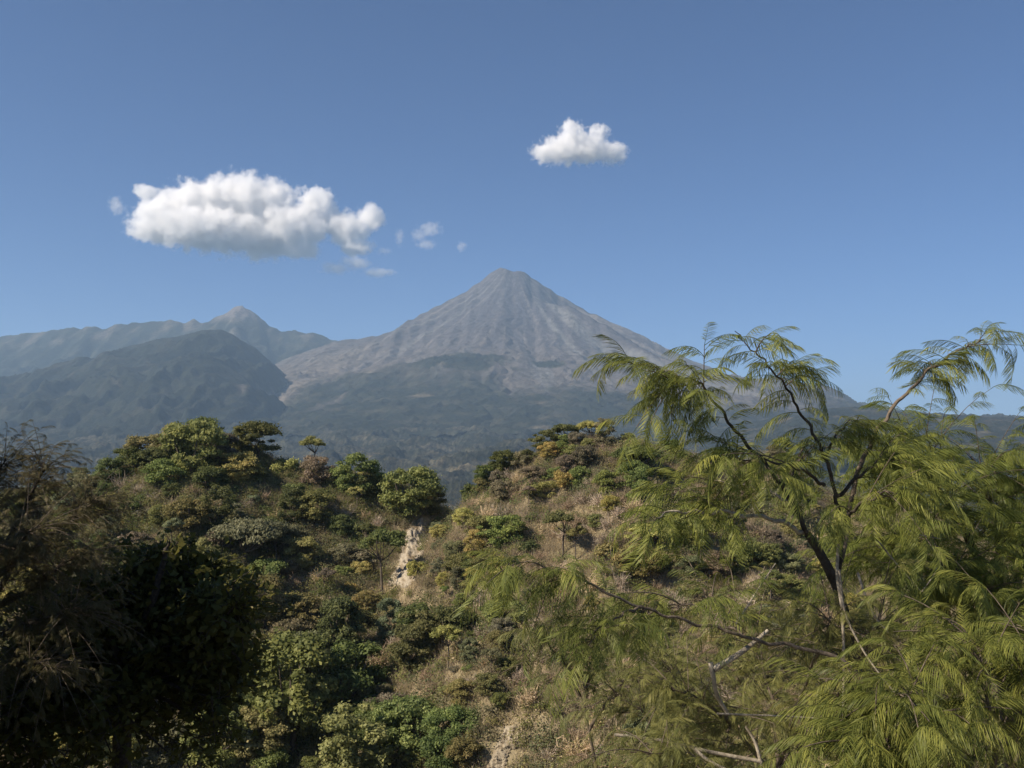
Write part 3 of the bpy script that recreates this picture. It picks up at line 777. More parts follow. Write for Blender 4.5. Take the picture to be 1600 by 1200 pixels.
def mat_brush():
    m = bpy.data.materials.new('brush'); n = nodes(m); L = n.links.new
    out = N(n, 'ShaderNodeOutputMaterial'); a = N(n, 'ShaderNodeAttribute', attribute_name='cover')
    p = N(n, 'ShaderNodeBsdfDiffuse', i_Roughness=0.9); t = N(n, 'ShaderNodeBsdfTranslucent'); s = N(n, 'ShaderNodeMixShader'); s.inputs[0].default_value = 0.42
    L(a.outputs['Color'], p.inputs['Color']); L(a.outputs['Color'], t.inputs['Color'])
    L(p.outputs[0], s.inputs[1]); L(t.outputs[0], s.inputs[2]); L(s.outputs[0], out.inputs['Surface']); return m
M_BRUSH = mat_brush()
dens = fbm(P[:, 0] / 14, P[:, 1] / 14, 311, 3)
DRYC = [(0.30, 0.245, 0.145), (0.25, 0.205, 0.125), (0.35, 0.285, 0.17), (0.19, 0.158, 0.105), (0.23, 0.21, 0.11)]
brush('dry_grass', 'dry brown grass covering the slopes', P[:15000], 16, 0.7, 0.55, 0.035, DRYC, rng, False)
brush('dry_twigs', 'grey-brown leafless thicket covering the slopes', P[15000:29000], 30, 1.5, 0.8, 0.026, [(0.24, 0.20, 0.15), (0.20, 0.168, 0.12), (0.27, 0.222, 0.15), (0.165, 0.14, 0.10)], rng, False)
pp = P[29000:]; pp = pp[(dens[29000:] > -0.12)]
brush('scrub', 'low green and olive scrub between the trees', pp, 46, 0.75, 0.75, 0.19,
      [(0.105, 0.115, 0.05), (0.14, 0.135, 0.06), (0.165, 0.14, 0.08), (0.085, 0.10, 0.045), (0.19, 0.165, 0.09)], rng, True)

# heaped thickets: leafy and half-leafless mounds that knit the trees together
def thicket(name, label, P, per, rng, cols, wd):
    n = len(P); R0 = rng.uniform(0.8, 2.5, n)
    d = unit(rng.normal(size=(n, per, 3))); d[:, :, 2] = np.abs(d[:, :, 2])
    C = P[:, None, :] + d * np.stack([R0, R0, R0 * rng.uniform(0.6, 1.15, n)], -1)[:, None, :] * np.clip(rng.normal(0.8, 0.26, (n, per, 1)), 0.05, 1.4)
    nm = unit(d * np.array([1, 1, 1.4]) + 0.7 * rng.normal(size=(n, per, 3)))
    V, F = leaf_cards(rng, C.reshape(-1, 3), nm.reshape(-1, 3), wd)
    fld = fbm(P[:, 0] / 9, P[:, 1] / 9, 341, 3); ci = np.clip(((fld * 1.0 + 0.5 + rng.normal(size=n) * 0.22) * len(cols)).astype(int), 0, len(cols) - 1)
    col = np.repeat(np.array(cols)[ci] * 1.3 * rng.uniform(0.75, 1.25, (n, 1)), per, 0) * rng.uniform(0.7, 1.3, (n * per, 1))
    return tag(add(name, mesh_np(name, V, F, M_BRUSH, cover=np.repeat(col, 4, 0))), label, kind='stuff')
u_, v_ = proj(P); leftish = u_ < 705 - np.maximum(0, v_ - 780) * 0.55
w_ = np.where(leftish, 0.30, 0.075) + 0.16 * fbm(P[:, 0] / 20, P[:, 1] / 20, 351, 3) + np.where(P[:, 2] < -36, 0.10, 0)
tk = rng.random(len(P)) < w_
thicket('thicket', 'continuous low thicket of olive and brown bushes knitting the slopes together', P[tk][:7500], 150, rng,
        [(0.12, 0.15, 0.055), (0.16, 0.175, 0.06), (0.21, 0.195, 0.08), (0.215, 0.19, 0.115), (0.145, 0.16, 0.085), (0.20, 0.20, 0.08)], 0.215)

# ------------------------------------------------------------------ bare rock scars on the slopes
M_ROCK = mat_cover('pale_rock', 1.1, 0.35, 0.25, 1.7)
def rock_face(label, poly, seed, step=1.4, relief=1.5, col=(0.36, 0.315, 0.245)):
    Q = np.array(poly, float); x0, y0 = Q.min(0) - 10; x1, y1 = Q.max(0) + 10
    nx, ny = int((x1 - x0) / step) + 1, int((y1 - y0) / step) + 1
    U, W = np.meshgrid(np.linspace(x0, x1, nx), np.linspace(y0, y1, ny))
    # signed distance to the outline
    d = np.full(U.shape, 1e9); ins = np.zeros(U.shape, bool)
    for i in range(len(Q)):
        a, b = Q[i], Q[(i + 1) % len(Q)]
        t = np.clip(((U - a[0]) * (b[0] - a[0]) + (W - a[1]) * (b[1] - a[1])) / (np.sum((b - a) ** 2) + 1e-9), 0, 1)
        d = np.minimum(d, np.hypot(U - a[0] - t * (b[0] - a[0]), W - a[1] - t * (b[1] - a[1])))
        cr = ((a[1] > W) != (b[1] > W)) & (U < (b[0] - a[0]) * (W - a[1]) / (b[1] - a[1] + 1e-9) + a[0]); ins ^= cr
    sd = np.where(ins, d, -d) + 7 * fbm(U / 14, W / 14, seed, 4)
    P = np.zeros(U.shape + (3,))
    for j in range(ny):
        for i in range(nx):
            h = hit(U[j, i], W[j, i]); P[j, i] = h if h is not None else at(U[j, i], W[j, i], 230)
    P[:, :, 1] = (P[:, :, 1] + np.roll(P[:, :, 1], 1, 0) + np.roll(P[:, :, 1], -1, 0)) / 3 if False else P[:, :, 1]
    nrm = np.array([-0.15, -0.82, 0.55])
    rel = ridged(U / 10, W / 22, seed + 2, 5, 0.65) - 0.55 + 0.5 * np.floor(3 * fbm(U / 16, W / 9, seed + 3, 3)) / 3
    hgt = np.where(sd > 0, 0.25 + relief * (0.5 + rel) * np.clip(sd / 8, 0, 1), -0.8)
    P = P + nrm * hgt[..., None]
    c = np.ones(U.shape + (3,)) * np.array(col)
    c = mix3(c, np.array(col) * (0.62, 0.55, 0.46), sstep(0.0, 0.5, fbm(U / 9, W / 16, seed + 5, 4)))
    c = mix3(c, (0.20, 0.16, 0.11), sstep(0.15, 0.5, fbm(U / 12, W / 12, seed + 7, 4)))
    F = grid_faces(nx, ny); keep = (sd.ravel()[F] > -4).all(1); F = F[keep]
    used = np.unique(F); mp = np.full(nx * ny, -1); mp[used] = np.arange(len(used))
    V = P.reshape(-1, 3)[used]; B = V.mean(0)
    o = add('rock_scar', mesh_np('rock_scar', V - B, mp[F], M_ROCK, False, cover=c.reshape(-1, 3)[used])); o.location = B
    return tag(o, label, 'rock face', 'bare rock scars on the slopes')
rock_face('tall pale rock scar in the gully between the two hills', [(660, 806), (668, 822), (666, 848), (658, 872), (649, 892), (652, 906), (636, 918), (618, 914), (603, 920), (610, 900), (622, 886), (628, 862), (627, 838), (644, 822)], 501)
rock_face('small pale earth scar on the left hill, left of the tall rock scar', [(493, 842), (501, 846), (502, 858), (494, 862), (489, 852)], 503, 1.5, 0.7)
rock_face('cream and tan rock scar at the bottom, foot of the right hill', [(788, 1136), (806, 1132), (830, 1150), (822, 1168), (800, 1172), (794, 1190), (786, 1220), (752, 1220), (762, 1190), (776, 1165)], 507, 1.6, 0.8, (0.33, 0.285, 0.21))
# ------------------------------------------------------------------ feathery trees close by
M_FEATHER = mat_leaf('feathery_leaves', 0.38, 0.5, 0.5)
M_BARK_DARK = mat_bark('dark_bark', (0.022, 0.018, 0.014), (0.085, 0.068, 0.05), 22)
M_BARK_PALE = mat_bark('pale_bark', (0.17, 0.14, 0.10), (0.42, 0.37, 0.29), 18)
M_BARK_MID = mat_bark('brown_bark', (0.06, 0.045, 0.03), (0.19, 0.15, 0.11), 20)
def strip(P, W, wdir):
    """flat ribbon along P (k,3) with half widths W (k,) in direction wdir"""
    k = len(P); V = np.empty((2 * k, 3)); V[0::2] = P - wdir * W[:, None]; V[1::2] = P + wdir * W[:, None]
    i = np.arange(k - 1) * 2
    return V, np.stack([i, i + 1, i + 3, i + 2], 1)
def frond_template(seed, pairs=13, droop=0.45, plen=0.30, hang=0.55, wid=0.0072):
    """one twice-cut feathery leaf of length 1 along +X, drooping to -Z"""
    rng = np.random.default_rng(seed); parts, T = [], []
    t = np.linspace(0, 1, 9)
    def pt(t): return np.stack([t * (1 - 0.18 * droop * t), 0.05 * np.sin(3 * t) * np.ones_like(t), 0.16 * t - droop * t ** 2.2], -1)
    R_ = pt(t); V, F = strip(R_, np.linspace(0.008, 0.003, 9), np.array([0, 1.0, 0])); parts.append((V, F)); T.append(np.full(len(V), 0.15))
    V, F = strip(R_, np.linspace(0.008, 0.003, 9), np.array([0, 0, 1.0])); parts.append((V, F)); T.append(np.full(len(V), 0.15))
    for i in range(pairs):
        tt = 0.14 + 0.84 * i / (pairs - 1) + rng.uniform(-0.02, 0.02); b = pt(np.array([tt]))[0]
        tg = unit(pt(np.array([tt + 0.02]))[0] - b)
        ln = plen * (0.55 + 1.15 * math.sin(math.pi * min(0.97, 0.10 + 0.82 * tt))) * rng.uniform(0.8, 1.12) * 0.72
        for sd in (-1, 1):
            fold = rng.uniform(0.6, 1.15)
            d0 = unit(tg * rng.uniform(0.55, 0.9) + np.array([0, sd * 0.85 * fold, 0]) + np.array([0, 0, -0.15]))
            s = np.linspace(0, 1, 4)[:, None]
            P = b + d0 * s * ln + np.array([0, 0, -1.0]) * hang * ln * s ** 1.7 * rng.uniform(0.6, 1.2) + tg * 0.12 * ln * s ** 2
            wd = unit(np.cross(d0, np.array([0.2 * rng.normal(), 0.2 * rng.normal(), 1.0])))
            wd = unit(wd + 0.5 * rng.normal(size=3) * 0.6)
            V, F = strip(P, wid * np.array([0.4, 1.0, 0.95, 0.2]) * rng.uniform(0.8, 1.15), wd)
            parts.append((V, F)); T.append(np.full(len(V), np.clip(0.5 + rng.normal() * 0.18, 0, 1)))
    V, F = merge(parts)
    return V, F, np.concatenate(T)
FRONDS = [frond_template(s, rngp, dr, pl_, hg) for s, rngp, dr, pl_, hg in ((1, 25, 0.35, 0.25, 0.6), (2, 24, 0.55, 0.26, 0.8), (3, 26, 0.75, 0.24, 0.7), (4, 22, 0.45, 0.27, 1.0), (5, 25, 0.95, 0.24, 0.5), (6, 21, 0.30, 0.26, 0.8))]
def frond_mesh(name, items, mat, rng, pick=None):
    """items: list of (base point, direction, length, tone)"""
    B = np.array([i[0] for i in items]); D = unit(np.array([i[1] for i in items])); D[:, 2] = np.clip(D[:, 2], -0.9, 0.38); D = unit(D); Ln = np.array([i[2] for i in items]); tone = np.array([i[3] for i in items])
    idx = rng.integers(0, len(FRONDS), len(items)) if pick is None else np.array([pick[q % len(pick)] for q in rng.integers(0, 99, len(items))])
    Vs, Fs, Ts, n = [], [], [], 0
    for f in range(len(FRONDS)):
        k = np.nonzero(idx == f)[0]
        if not len(k): continue
        V, F, T = FRONDS[f]
        X = D[k]; up = np.array([0, 0, 1.0]) + 0.25 * rng.normal(size=(len(k), 3))
        Yv = unit(np.cross(up, X)); Zv = np.cross(X, Yv)
        # keep the droop pointing to the ground even on steep fronds
        M = np.stack([X, Yv, Zv], -1) * Ln[k][:, None, None]
        W = np.einsum('nij,mj->nmi', M, V) + B[k][:, None, :]
        W[:, :, 2] -= 0.05 * Ln[k][:, None] * V[None, :, 0] ** 2
        Vs.append(W.reshape(-1, 3)); m = len(V)
        Fs.append((F[None] + (np.arange(len(k)) * m)[:, None, None]).reshape(-1, 4) + n); n += m * len(k)
        Ts.append(np.clip(T[None] + tone[k][:, None] + rng.normal(size=(len(k), 1)) * 0.19, 0, 1).ravel())
    return mesh_np(name, np.concatenate(Vs), np.concatenate(Fs), mat, tint=np.concatenate(Ts))

def feather_tree(name, label, cat, base, trunk, limbs, seed, color, flen=0.42, group=None, trunk_mat=None, twig_mat=None, density=1.0, pick=None):
    """trunk: (points, r0, r1); limbs: dicts with p=[(px,py,d)...], r=(r0,r1), start, twig length, count ..."""
    rng = np.random.default_rng(seed)
    B = np.array(base, float); B[2] = hill_pt(B[0], B[1]) - 0.1      # rooted in the bank below the viewpoint
    t = tag(empty(name, B), label, cat, group)
    if trunk:
        P = curve([B, (B * 0.5 + at(*trunk[0][0]) * 0.5) + np.array([0.05, 0.04, 0])] + [at(*q) for q in trunk[0]], 8) - B; k = len(P)
        rad = np.linspace(trunk[1], trunk[2], k) * (1 + 0.10 * noise2(np.arange(k) * 0.7, 0.5, seed))
        V, F = tube(P, rad, 10); add('trunk', mesh_np('trunk', V, F, trunk_mat or M_BARK_DARK, True), t)
    items, tw = [], []
    for lb in limbs:
        P = curve([at(*q) for q in lb['p']], 8) - B; k = len(P)
        P = P + np.stack([noise2(np.arange(k) * 0.35, 3.3 + j, seed + j) for j in range(3)], 1) * lb.get('wob', 0.02)
        V, F = tube(P, np.linspace(lb['r'][0], lb['r'][1], k), 7)
        add('branch', mesh_np('branch', V, F, lb.get('mat') or trunk_mat or M_BARK_DARK, True), t)
        T = unit(np.gradient(P, axis=0))
        fl = lb.get('fl', flen); s0 = lb.get('start', 0.3)
        # fronds straight on the limb, alternating
        for j in range(int(lb.get('fronds', 14) * density)):
            s = s0 + (1 - s0) * (j + rng.uniform(0, 0.8)) / max(1, lb.get('fronds', 14) * density); i = min(k - 1, int(s * (k - 1)))
            sd = unit(np.cross(T[i], np.array([0.25 * rng.normal(), -1 + 0.6 * rng.normal(), 0.25 * rng.normal()]))) * (1 if j % 2 else -1)
            d = sd * rng.uniform(0.6, 1.0) + T[i] * rng.uniform(0.1, 0.9) + np.array([0, 0.35 * rng.normal(), rng.uniform(-0.1, 0.35)])
            d[2] = d[2] * 0.45 - 0.05; items.append((P[i], d, fl * rng.uniform(0.65, 1.15), lb.get('tone', 0)))
        # side twigs carrying more fronds
        nt2 = int(lb.get('twigs', 6) * density)
        for j in range(nt2):
            s = s0 + (1 - s0) * rng.random() ** 0.9; i = min(k - 2, int(s * (k - 1)))
            d = unit(T[i] * rng.uniform(0.3, 1.0) + unit(rng.normal(size=3)) * np.array([0.9, 0.9, 0.6]) + np.array(lb.get('bias', (0, 0, 0.2))))
            L_ = lb.get('tl', 0.7) * rng.uniform(0.5, 1.2)
            q = np.linspace(0, 1, 7)[:, None]
            C = P[i] + d * L_ * q + np.array([0, 0, -1]) * L_ * 0.30 * q ** 2 * rng.uniform(0.3, 1.5) + rng.normal(size=3) * 0.06 * q
            tw.append(tube(C, np.linspace(max(0.0045, lb['r'][1] * 0.7), 0.002, 7), 4))
            td = unit(np.gradient(C, axis=0))
            nf = int(rng.integers(4, 9) * lb.get('dense', 1.0))
            for f in range(nf):
                ii = min(6, 1 + int(5.9 * (f + rng.random()) / nf))
                sd = unit(np.cross(td[ii], rng.normal(size=3)))
                items.append((C[ii], td[ii] * rng.uniform(0.3, 1.0) + sd * rng.uniform(0.4, 1.0) + np.array([0, 0, 0.15]), fl * rng.uniform(0.6, 1.1), lb.get('tone', 0) + rng.normal() * 0.05))
            items.append((C[-1], td[-1], fl * rng.uniform(0.7, 1.1), lb.get('tone', 0)))
    if tw:
        V, F = merge(tw); add('twigs', mesh_np('twigs', V, F, twig_mat or M_BARK_MID, True), t)['kind'] = 'stuff'
    if items:
        fo = add('foliage', frond_mesh('foliage', items, M_FEATHER, rng, pick), t); fo.color = (*color, 1)
    return t

G_FE = (0.190, 0.215, 0.050)
# the main tree on the right: three arching leaders and low side limbs
feather_tree('feathery_tree', 'nearest feathery-leaved green tree with dark forked trunk and arching leaders against the sky', 'tree', at(1345, 1330, 6.4),
    ([(1345, 1330, 6.4), (1338, 1150, 6.35), (1325, 1000, 6.3), (1308, 920, 6.25), (1280, 862, 6.2), (1262, 835, 6.15)], 0.052, 0.024),
    [dict(p=[(1264, 840, 6.15), (1235, 785, 6.1), (1205, 735, 6.0), (1165, 690, 5.9), (1125, 640, 5.8), (1098, 606, 5.75), (1072, 592, 5.7), (1042, 598, 5.65)], r=(0.016, 0.003), start=0.45, fronds=26, twigs=13, tl=0.34, bias=(-0.3, 0, 0.1)),
     dict(p=[(1310, 905, 6.25), (1312, 830, 6.2), (1303, 760, 6.15), (1285, 702, 6.1), (1262, 662, 6.1), (1237, 622, 6.05), (1216, 590, 6.0), (1190, 560, 6.0), (1168, 540, 6.0), (1150, 520, 6.0)], r=(0.0145, 0.0025), start=0.42, fronds=20, twigs=5, tl=0.26, fl=0.27, bias=(0.2, 0, 0.2)),
     dict(p=[(1315, 880, 6.3), (1330, 770, 6.4), (1362, 690, 6.5), (1395, 640, 6.55), (1440, 590, 6.6), (1476, 562, 6.6), (1505, 545, 6.6), (1535, 530, 6.6)], r=(0.019, 0.0035), start=0.50, fronds=24, twigs=5, tl=0.22, fl=0.27, mat=M_BARK_MID, bias=(0.3, 0, 0.15)),
     dict(p=[(1258, 835, 6.15), (1215, 815, 6.0), (1150, 802, 5.8), (1095, 800, 5.7), (1055, 800, 5.6), (1022, 808, 5.5)], r=(0.015, 0.004), start=0.35, fronds=14, twigs=6, tl=0.30, mat=M_BARK_PALE, bias=(-0.4, 0, 0.25)),
     dict(p=[(1235, 785, 6.1), (1190, 765, 6.3), (1140, 755, 6.4), (1090, 752, 6.5)], r=(0.010, 0.003), start=0.2, fronds=10, twigs=5, tl=0.36, mat=M_BARK_PALE),
     dict(p=[(1290, 760, 6.1), (1250, 735, 5.9), (1205, 720, 5.7), (1150, 715, 5.6)], r=(0.012, 0.003), start=0.2, fronds=12, twigs=7, tl=0.4),
     dict(p=[(1305, 780, 6.2), (1340, 745, 6.2), (1385, 722, 6.2), (1430, 715, 6.2)], r=(0.014, 0.003), start=0.15, fronds=14, twigs=8, tl=0.4),
     dict(p=[(1300, 840, 6.2), (1330, 800, 5.9), (1370, 775, 5.7), (1410, 765, 5.6)], r=(0.014, 0.003), start=0.2, fronds=14, twigs=8, tl=0.4),
     dict(p=[(1285, 720, 6.1), (1300, 690, 6.2), (1320, 665, 6.3), (1345, 650, 6.4)], r=(0.010, 0.003), start=0.2, fronds=9, twigs=3, tl=0.3),
     dict(p=[(1225, 765, 6.1), (1245, 720, 6.2), (1262, 690, 6.3)], r=(0.010, 0.003), start=0.2, fronds=8, twigs=4, tl=0.36)],
    21, G_FE, 0.25, pick=(0, 1, 5, 2, 0))
# the sprawling low limb reaching left
feather_tree('feathery_sapling', 'low leaning feathery sapling stretching far left across the ravine view', 'tree', at(1420, 1290, 5.4),
    ([(1420, 1290, 5.4), (1370, 1110, 5.3), (1320, 1035, 5.25), (1240, 1010, 5.2)], 0.022, 0.010),
    [dict(p=[(1245, 1012, 5.2), (1160, 993, 5.1), (1080, 972, 5.0), (1005, 950, 4.9), (930, 915, 4.8), (870, 890, 4.75), (810, 878, 4.7), (770, 885, 4.7)], r=(0.010, 0.0025), start=0.34, fronds=36, twigs=8, tl=0.30, fl=0.21, mat=M_BARK_MID, bias=(-0.4, 0, 0.1)),
     dict(p=[(1005, 950, 4.9), (975, 955, 4.8), (940, 985, 4.75), (905, 1010, 4.7)], r=(0.008, 0.002), start=0.1, fronds=10, twigs=3, tl=0.3, fl=0.22),
     dict(p=[(1160, 993, 5.1), (1110, 960, 5.2), (1060, 940, 5.3)], r=(0.008, 0.002), start=0.1, fronds=12, twigs=8, tl=0.4, fl=0.21)],
    22, (0.175, 0.200, 0.048), 0.24, trunk_mat=M_BARK_MID, pick=(0, 1, 5))
# the dense trees filling the right edge
feather_tree('feathery_tree', 'dense feathery green tree filling the right edge, its crown below the ridge line', 'tree', at(1600, 1420, 8.2),
    ([(1600, 1420, 8.2), (1590, 1200, 8.1), (1570, 1040, 8.0), (1555, 960, 8.0)], 0.12, 0.07),
    [dict(p=[(1560, 980, 8.0), (1530, 880, 7.8), (1490, 800, 7.6), (1450, 745, 7.5), (1430, 722, 7.5)], r=(0.045, 0.006), start=0.25, fronds=26, twigs=46, tl=0.85),
     dict(p=[(1558, 970, 8.0), (1560, 860, 8.1), (1545, 770, 8.2), (1530, 725, 8.2)], r=(0.045, 0.006), start=0.25, fronds=26, twigs=46, tl=0.85),
     dict(p=[(1565, 990, 8.0), (1600, 880, 8.0), (1630, 790, 8.1), (1650, 730, 8.2)], r=(0.045, 0.006), start=0.2, fronds=24, twigs=44, tl=0.9),
     dict(p=[(1570, 1060, 8.0), (1510, 960, 7.6), (1450, 880, 7.3), (1400, 830, 7.1)], r=(0.035, 0.005), start=0.2, fronds=26, twigs=46, tl=0.8),
     dict(p=[(1575, 1080, 8.0), (1540, 1000, 7.3), (1500, 930, 6.9), (1470, 880, 6.7)], r=(0.030, 0.005), start=0.2, fronds=26, twigs=44, tl=0.8),
     dict(p=[(1580, 1100, 8.1), (1620, 1000, 7.5), (1640, 900, 7.2)], r=(0.030, 0.005), start=0.2, fronds=20, twigs=36, tl=0.8)],
    23, (0.165, 0.195, 0.042), 0.25, pick=(0, 1, 3, 5, 2))
feather_tree('feathery_shrub', 'bright feathery shrub in the bottom right corner, broad arching sprays', 'shrub', at(1560, 1420, 4.6),
    ([(1560, 1420, 4.6), (1550, 1330, 4.55), (1545, 1270, 4.5)], 0.035, 0.022),
    [dict(p=[(1545, 1280, 4.5), (1500, 1180, 4.4), (1450, 1110, 4.3), (1400, 1085, 4.2)], r=(0.016, 0.003), start=0.25, fronds=22, twigs=22, tl=0.42, fl=0.21),
     dict(p=[(1548, 1290, 4.5), (1550, 1160, 4.5), (1540, 1060, 4.5), (1520, 1000, 4.5)], r=(0.016, 0.003), start=0.25, fronds=22, twigs=22, tl=0.42, fl=0.21),
     dict(p=[(1550, 1290, 4.5), (1590, 1160, 4.5), (1620, 1060, 4.5), (1640, 1000, 4.5)], r=(0.016, 0.003), start=0.25, fronds=20, twigs=22, tl=0.42, fl=0.21),
     dict(p=[(1540, 1290, 4.5), (1470, 1230, 4.3), (1400, 1180, 4.2), (1330, 1165, 4.1)], r=(0.014, 0.003), start=0.2, fronds=22, twigs=22, tl=0.40, fl=0.21)],
    24, (0.185, 0.205, 0.046), 0.24, trunk_mat=M_BARK_MID)
feather_tree('feathery_shrub', 'tangled feathery shrub right of the pale broken branch, below the forked trunk', 'shrub', at(1230, 1440, 7.6),
    ([(1230, 1440, 7.6), (1225, 1300, 7.5), (1215, 1200, 7.4)], 0.05, 0.03),
    [dict(p=[(1215, 1210, 7.4), (1260, 1110, 7.3), (1320, 1040, 7.2), (1380, 1010, 7.2)], r=(0.020, 0.004), start=0.2, fronds=20, twigs=36, tl=0.7, fl=0.165),
     dict(p=[(1215, 1210, 7.4), (1210, 1110, 7.5), (1190, 1030, 7.6), (1180, 975, 7.7)], r=(0.020, 0.004), start=0.2, fronds=16, twigs=30, tl=0.5, fl=0.17),
     dict(p=[(1215, 1200, 7.4), (1250, 1090, 6.6), (1285, 1010, 6.1), (1300, 965, 5.9)], r=(0.016, 0.003), start=0.3, fronds=20, twigs=18, tl=0.45, fl=0.165),
     dict(p=[(1215, 1205, 7.4), (1300, 1100, 6.4), (1345, 1020, 6.0), (1375, 970, 5.9)], r=(0.016, 0.003), start=0.3, fronds=20, twigs=18, tl=0.45, fl=0.165),
     dict(p=[(1215, 1215, 7.4), (1290, 1150, 6.9), (1360, 1100, 6.6), (1430, 1080, 6.4)], r=(0.020, 0.004), start=0.2, fronds=22, twigs=36, tl=0.65, fl=0.165),
     dict(p=[(1215, 1220, 7.4), (1150, 1140, 7.0), (1090, 1090, 6.8), (1020, 1075, 6.6)], r=(0.018, 0.004), start=0.2, fronds=20, twigs=34, tl=0.5, fl=0.17),
     dict(p=[(1220, 1260, 7.4), (1150, 1220, 6.6), (1080, 1190, 6.2), (1010, 1180, 6.0)], r=(0.018, 0.004), start=0.2, fronds=20, twigs=34, tl=0.5, fl=0.165)],
    25, (0.190, 0.195, 0.060), 0.38, trunk_mat=M_BARK_MID)
feather_tree('feathery_shrub', 'pale yellow-green feathery shrub with thin grey stems beside the bare slope', 'shrub', at(945, 1420, 9.5),
    ([(945, 1420, 9.5), (938, 1250, 9.4), (922, 1150, 9.3), (905, 1080, 9.3)], 0.020, 0.012),
    [dict(p=[(905, 1085, 9.3), (885, 1040, 9.2), (860, 1010, 9.2), (845, 985, 9.2)], r=(0.018, 0.004), start=0.15, fronds=14, twigs=34, tl=0.5, fl=0.17, mat=M_BARK_MID),
     dict(p=[(912, 1110, 9.3), (920, 1050, 9.3), (935, 1000, 9.3), (955, 975, 9.3)], r=(0.018, 0.004), start=0.15, fronds=14, twigs=34, tl=0.5, fl=0.17, mat=M_BARK_MID),
     dict(p=[(920, 1140, 9.3), (960, 1080, 9.2), (1010, 1035, 9.1), (1060, 1020, 9.0)], r=(0.018, 0.004), start=0.15, fronds=16, twigs=34, tl=0.5, fl=0.165, mat=M_BARK_MID)],
    26, (0.19, 0.20, 0.07), 0.32, trunk_mat=M_BARK_MID)

feather_tree('feathery_shrub', 'fine pale-green feathery shrub at bottom centre, below the broken branch', 'shrub', at(1090, 1420, 8.3),
    ([(1090, 1420, 8.3), (1085, 1300, 8.25), (1080, 1230, 8.2)], 0.018, 0.012),
    [dict(p=[(1080, 1240, 8.2), (1040, 1160, 8.1), (1000, 1110, 8.0), (960, 1090, 8.0)], r=(0.010, 0.003), start=0.1, fronds=20, twigs=36, tl=0.5, fl=0.17),
     dict(p=[(1082, 1240, 8.2), (1075, 1150, 8.2), (1062, 1080, 8.2), (1050, 1030, 8.2)], r=(0.010, 0.003), start=0.1, fronds=20, twigs=36, tl=0.5, fl=0.17),
     dict(p=[(1084, 1240, 8.2), (1130, 1160, 8.2), (1160, 1100, 8.2), (1180, 1060, 8.2)], r=(0.010, 0.003), start=0.1, fronds=20, twigs=36, tl=0.5, fl=0.17),
     dict(p=[(1084, 1245, 8.2), (1160, 1190, 8.0), (1230, 1160, 7.9), (1290, 1150, 7.8)], r=(0.010, 0.003), start=0.1, fronds=20, twigs=34, tl=0.5, fl=0.17)],
    27, (0.21, 0.215, 0.075), 0.17, trunk_mat=M_BARK_MID, density=0.9)
# ------------------------------------------------------------------ pale vines, the broken branch, dry stems
def stem_thing(name, label, cat, parts_, mat, group=None, base=None):
    B = np.array(base if base is not None else at(*parts_[0][0][0]))
    V, F = merge([tube(curve([at(*q) for q in p], 6) - B, np.linspace(r0, r1, (len(p) - 1) * 6 + 1), 6) for p, r0, r1 in parts_])
    o = add(name, mesh_np(name, V, F, mat, True)); o.location = B
    return tag(o, label, cat, group)
stem_thing('hanging_vine', 'pale vine hanging straight down from the fork of the dark trunk', 'vine',
    [([(1310, 850, 5.9), (1308, 900, 5.88), (1315, 950, 5.86), (1319, 1040, 5.85), (1317, 1120, 5.85), (1319, 1230, 5.85)], 0.010, 0.007)], M_BARK_PALE, 'pale hanging vines')
stem_thing('hanging_vine', 'pale vine slanting down to the right under the forked trunk', 'vine',
    [([(1311, 890, 5.8), (1320, 955, 5.78), (1345, 1010, 5.75), (1372, 1050, 5.72), (1400, 1085, 5.7)], 0.008, 0.004)], M_BARK_PALE, 'pale hanging vines')
stem_thing('hanging_vine', 'crooked pale vine right of the hanging ones, beside the dense right tree', 'vine',
    [([(1340, 895, 5.8), (1352, 930, 5.8), (1368, 965, 5.8), (1388, 988, 5.8)], 0.008, 0.004)], M_BARK_PALE, 'pale hanging vines')
stem_thing('dead_branch', 'thin dry straw-coloured stem leaning up right over the low sapling', 'branch',
    [([(1150, 975, 5.6), (1185, 920, 5.65), (1212, 880, 5.7)], 0.007, 0.003)], M_BARK_PALE, 'dry dead branches')
stem_thing('dead_branch', 'long thin pale stem crossing the tangled shrub near the bottom', 'branch',
    [([(1120, 1115, 5.6), (1240, 1120, 5.6), (1330, 1128, 5.6), (1400, 1150, 5.6)], 0.006, 0.003)], M_BARK_PALE, 'dry dead branches')
stem_thing('dead_branch', 'short crooked pale stem among the dense leaves of the right edge', 'branch',
    [([(1405, 820, 6.4), (1435, 835, 6.4), (1470, 842, 6.4)], 0.007, 0.003)], M_BARK_PALE, 'dry dead branches')
stem_thing('dead_branch', 'forked pale twig in front of the dense right tree', 'branch',
    [([(1372, 845, 6.0), (1400, 880, 6.0), (1440, 925, 6.0)], 0.006, 0.003), ([(1440, 925, 6.0), (1458, 900, 6.0), (1465, 885, 6.0)], 0.004, 0.002)], M_BARK_PALE, 'dry dead branches')
stem_thing('broken_branch', 'thick pale broken branch with a snapped end, left of the hanging vines', 'branch',
    [([(1200, 985, 5.3), (1160, 1018, 5.28), (1115, 1046, 5.25)], 0.010, 0.019), ([(1110, 1035, 5.25), (1115, 1060, 5.25), (1120, 1085, 5.3), (1135, 1112, 5.35)], 0.014, 0.010)], M_BARK_PALE)
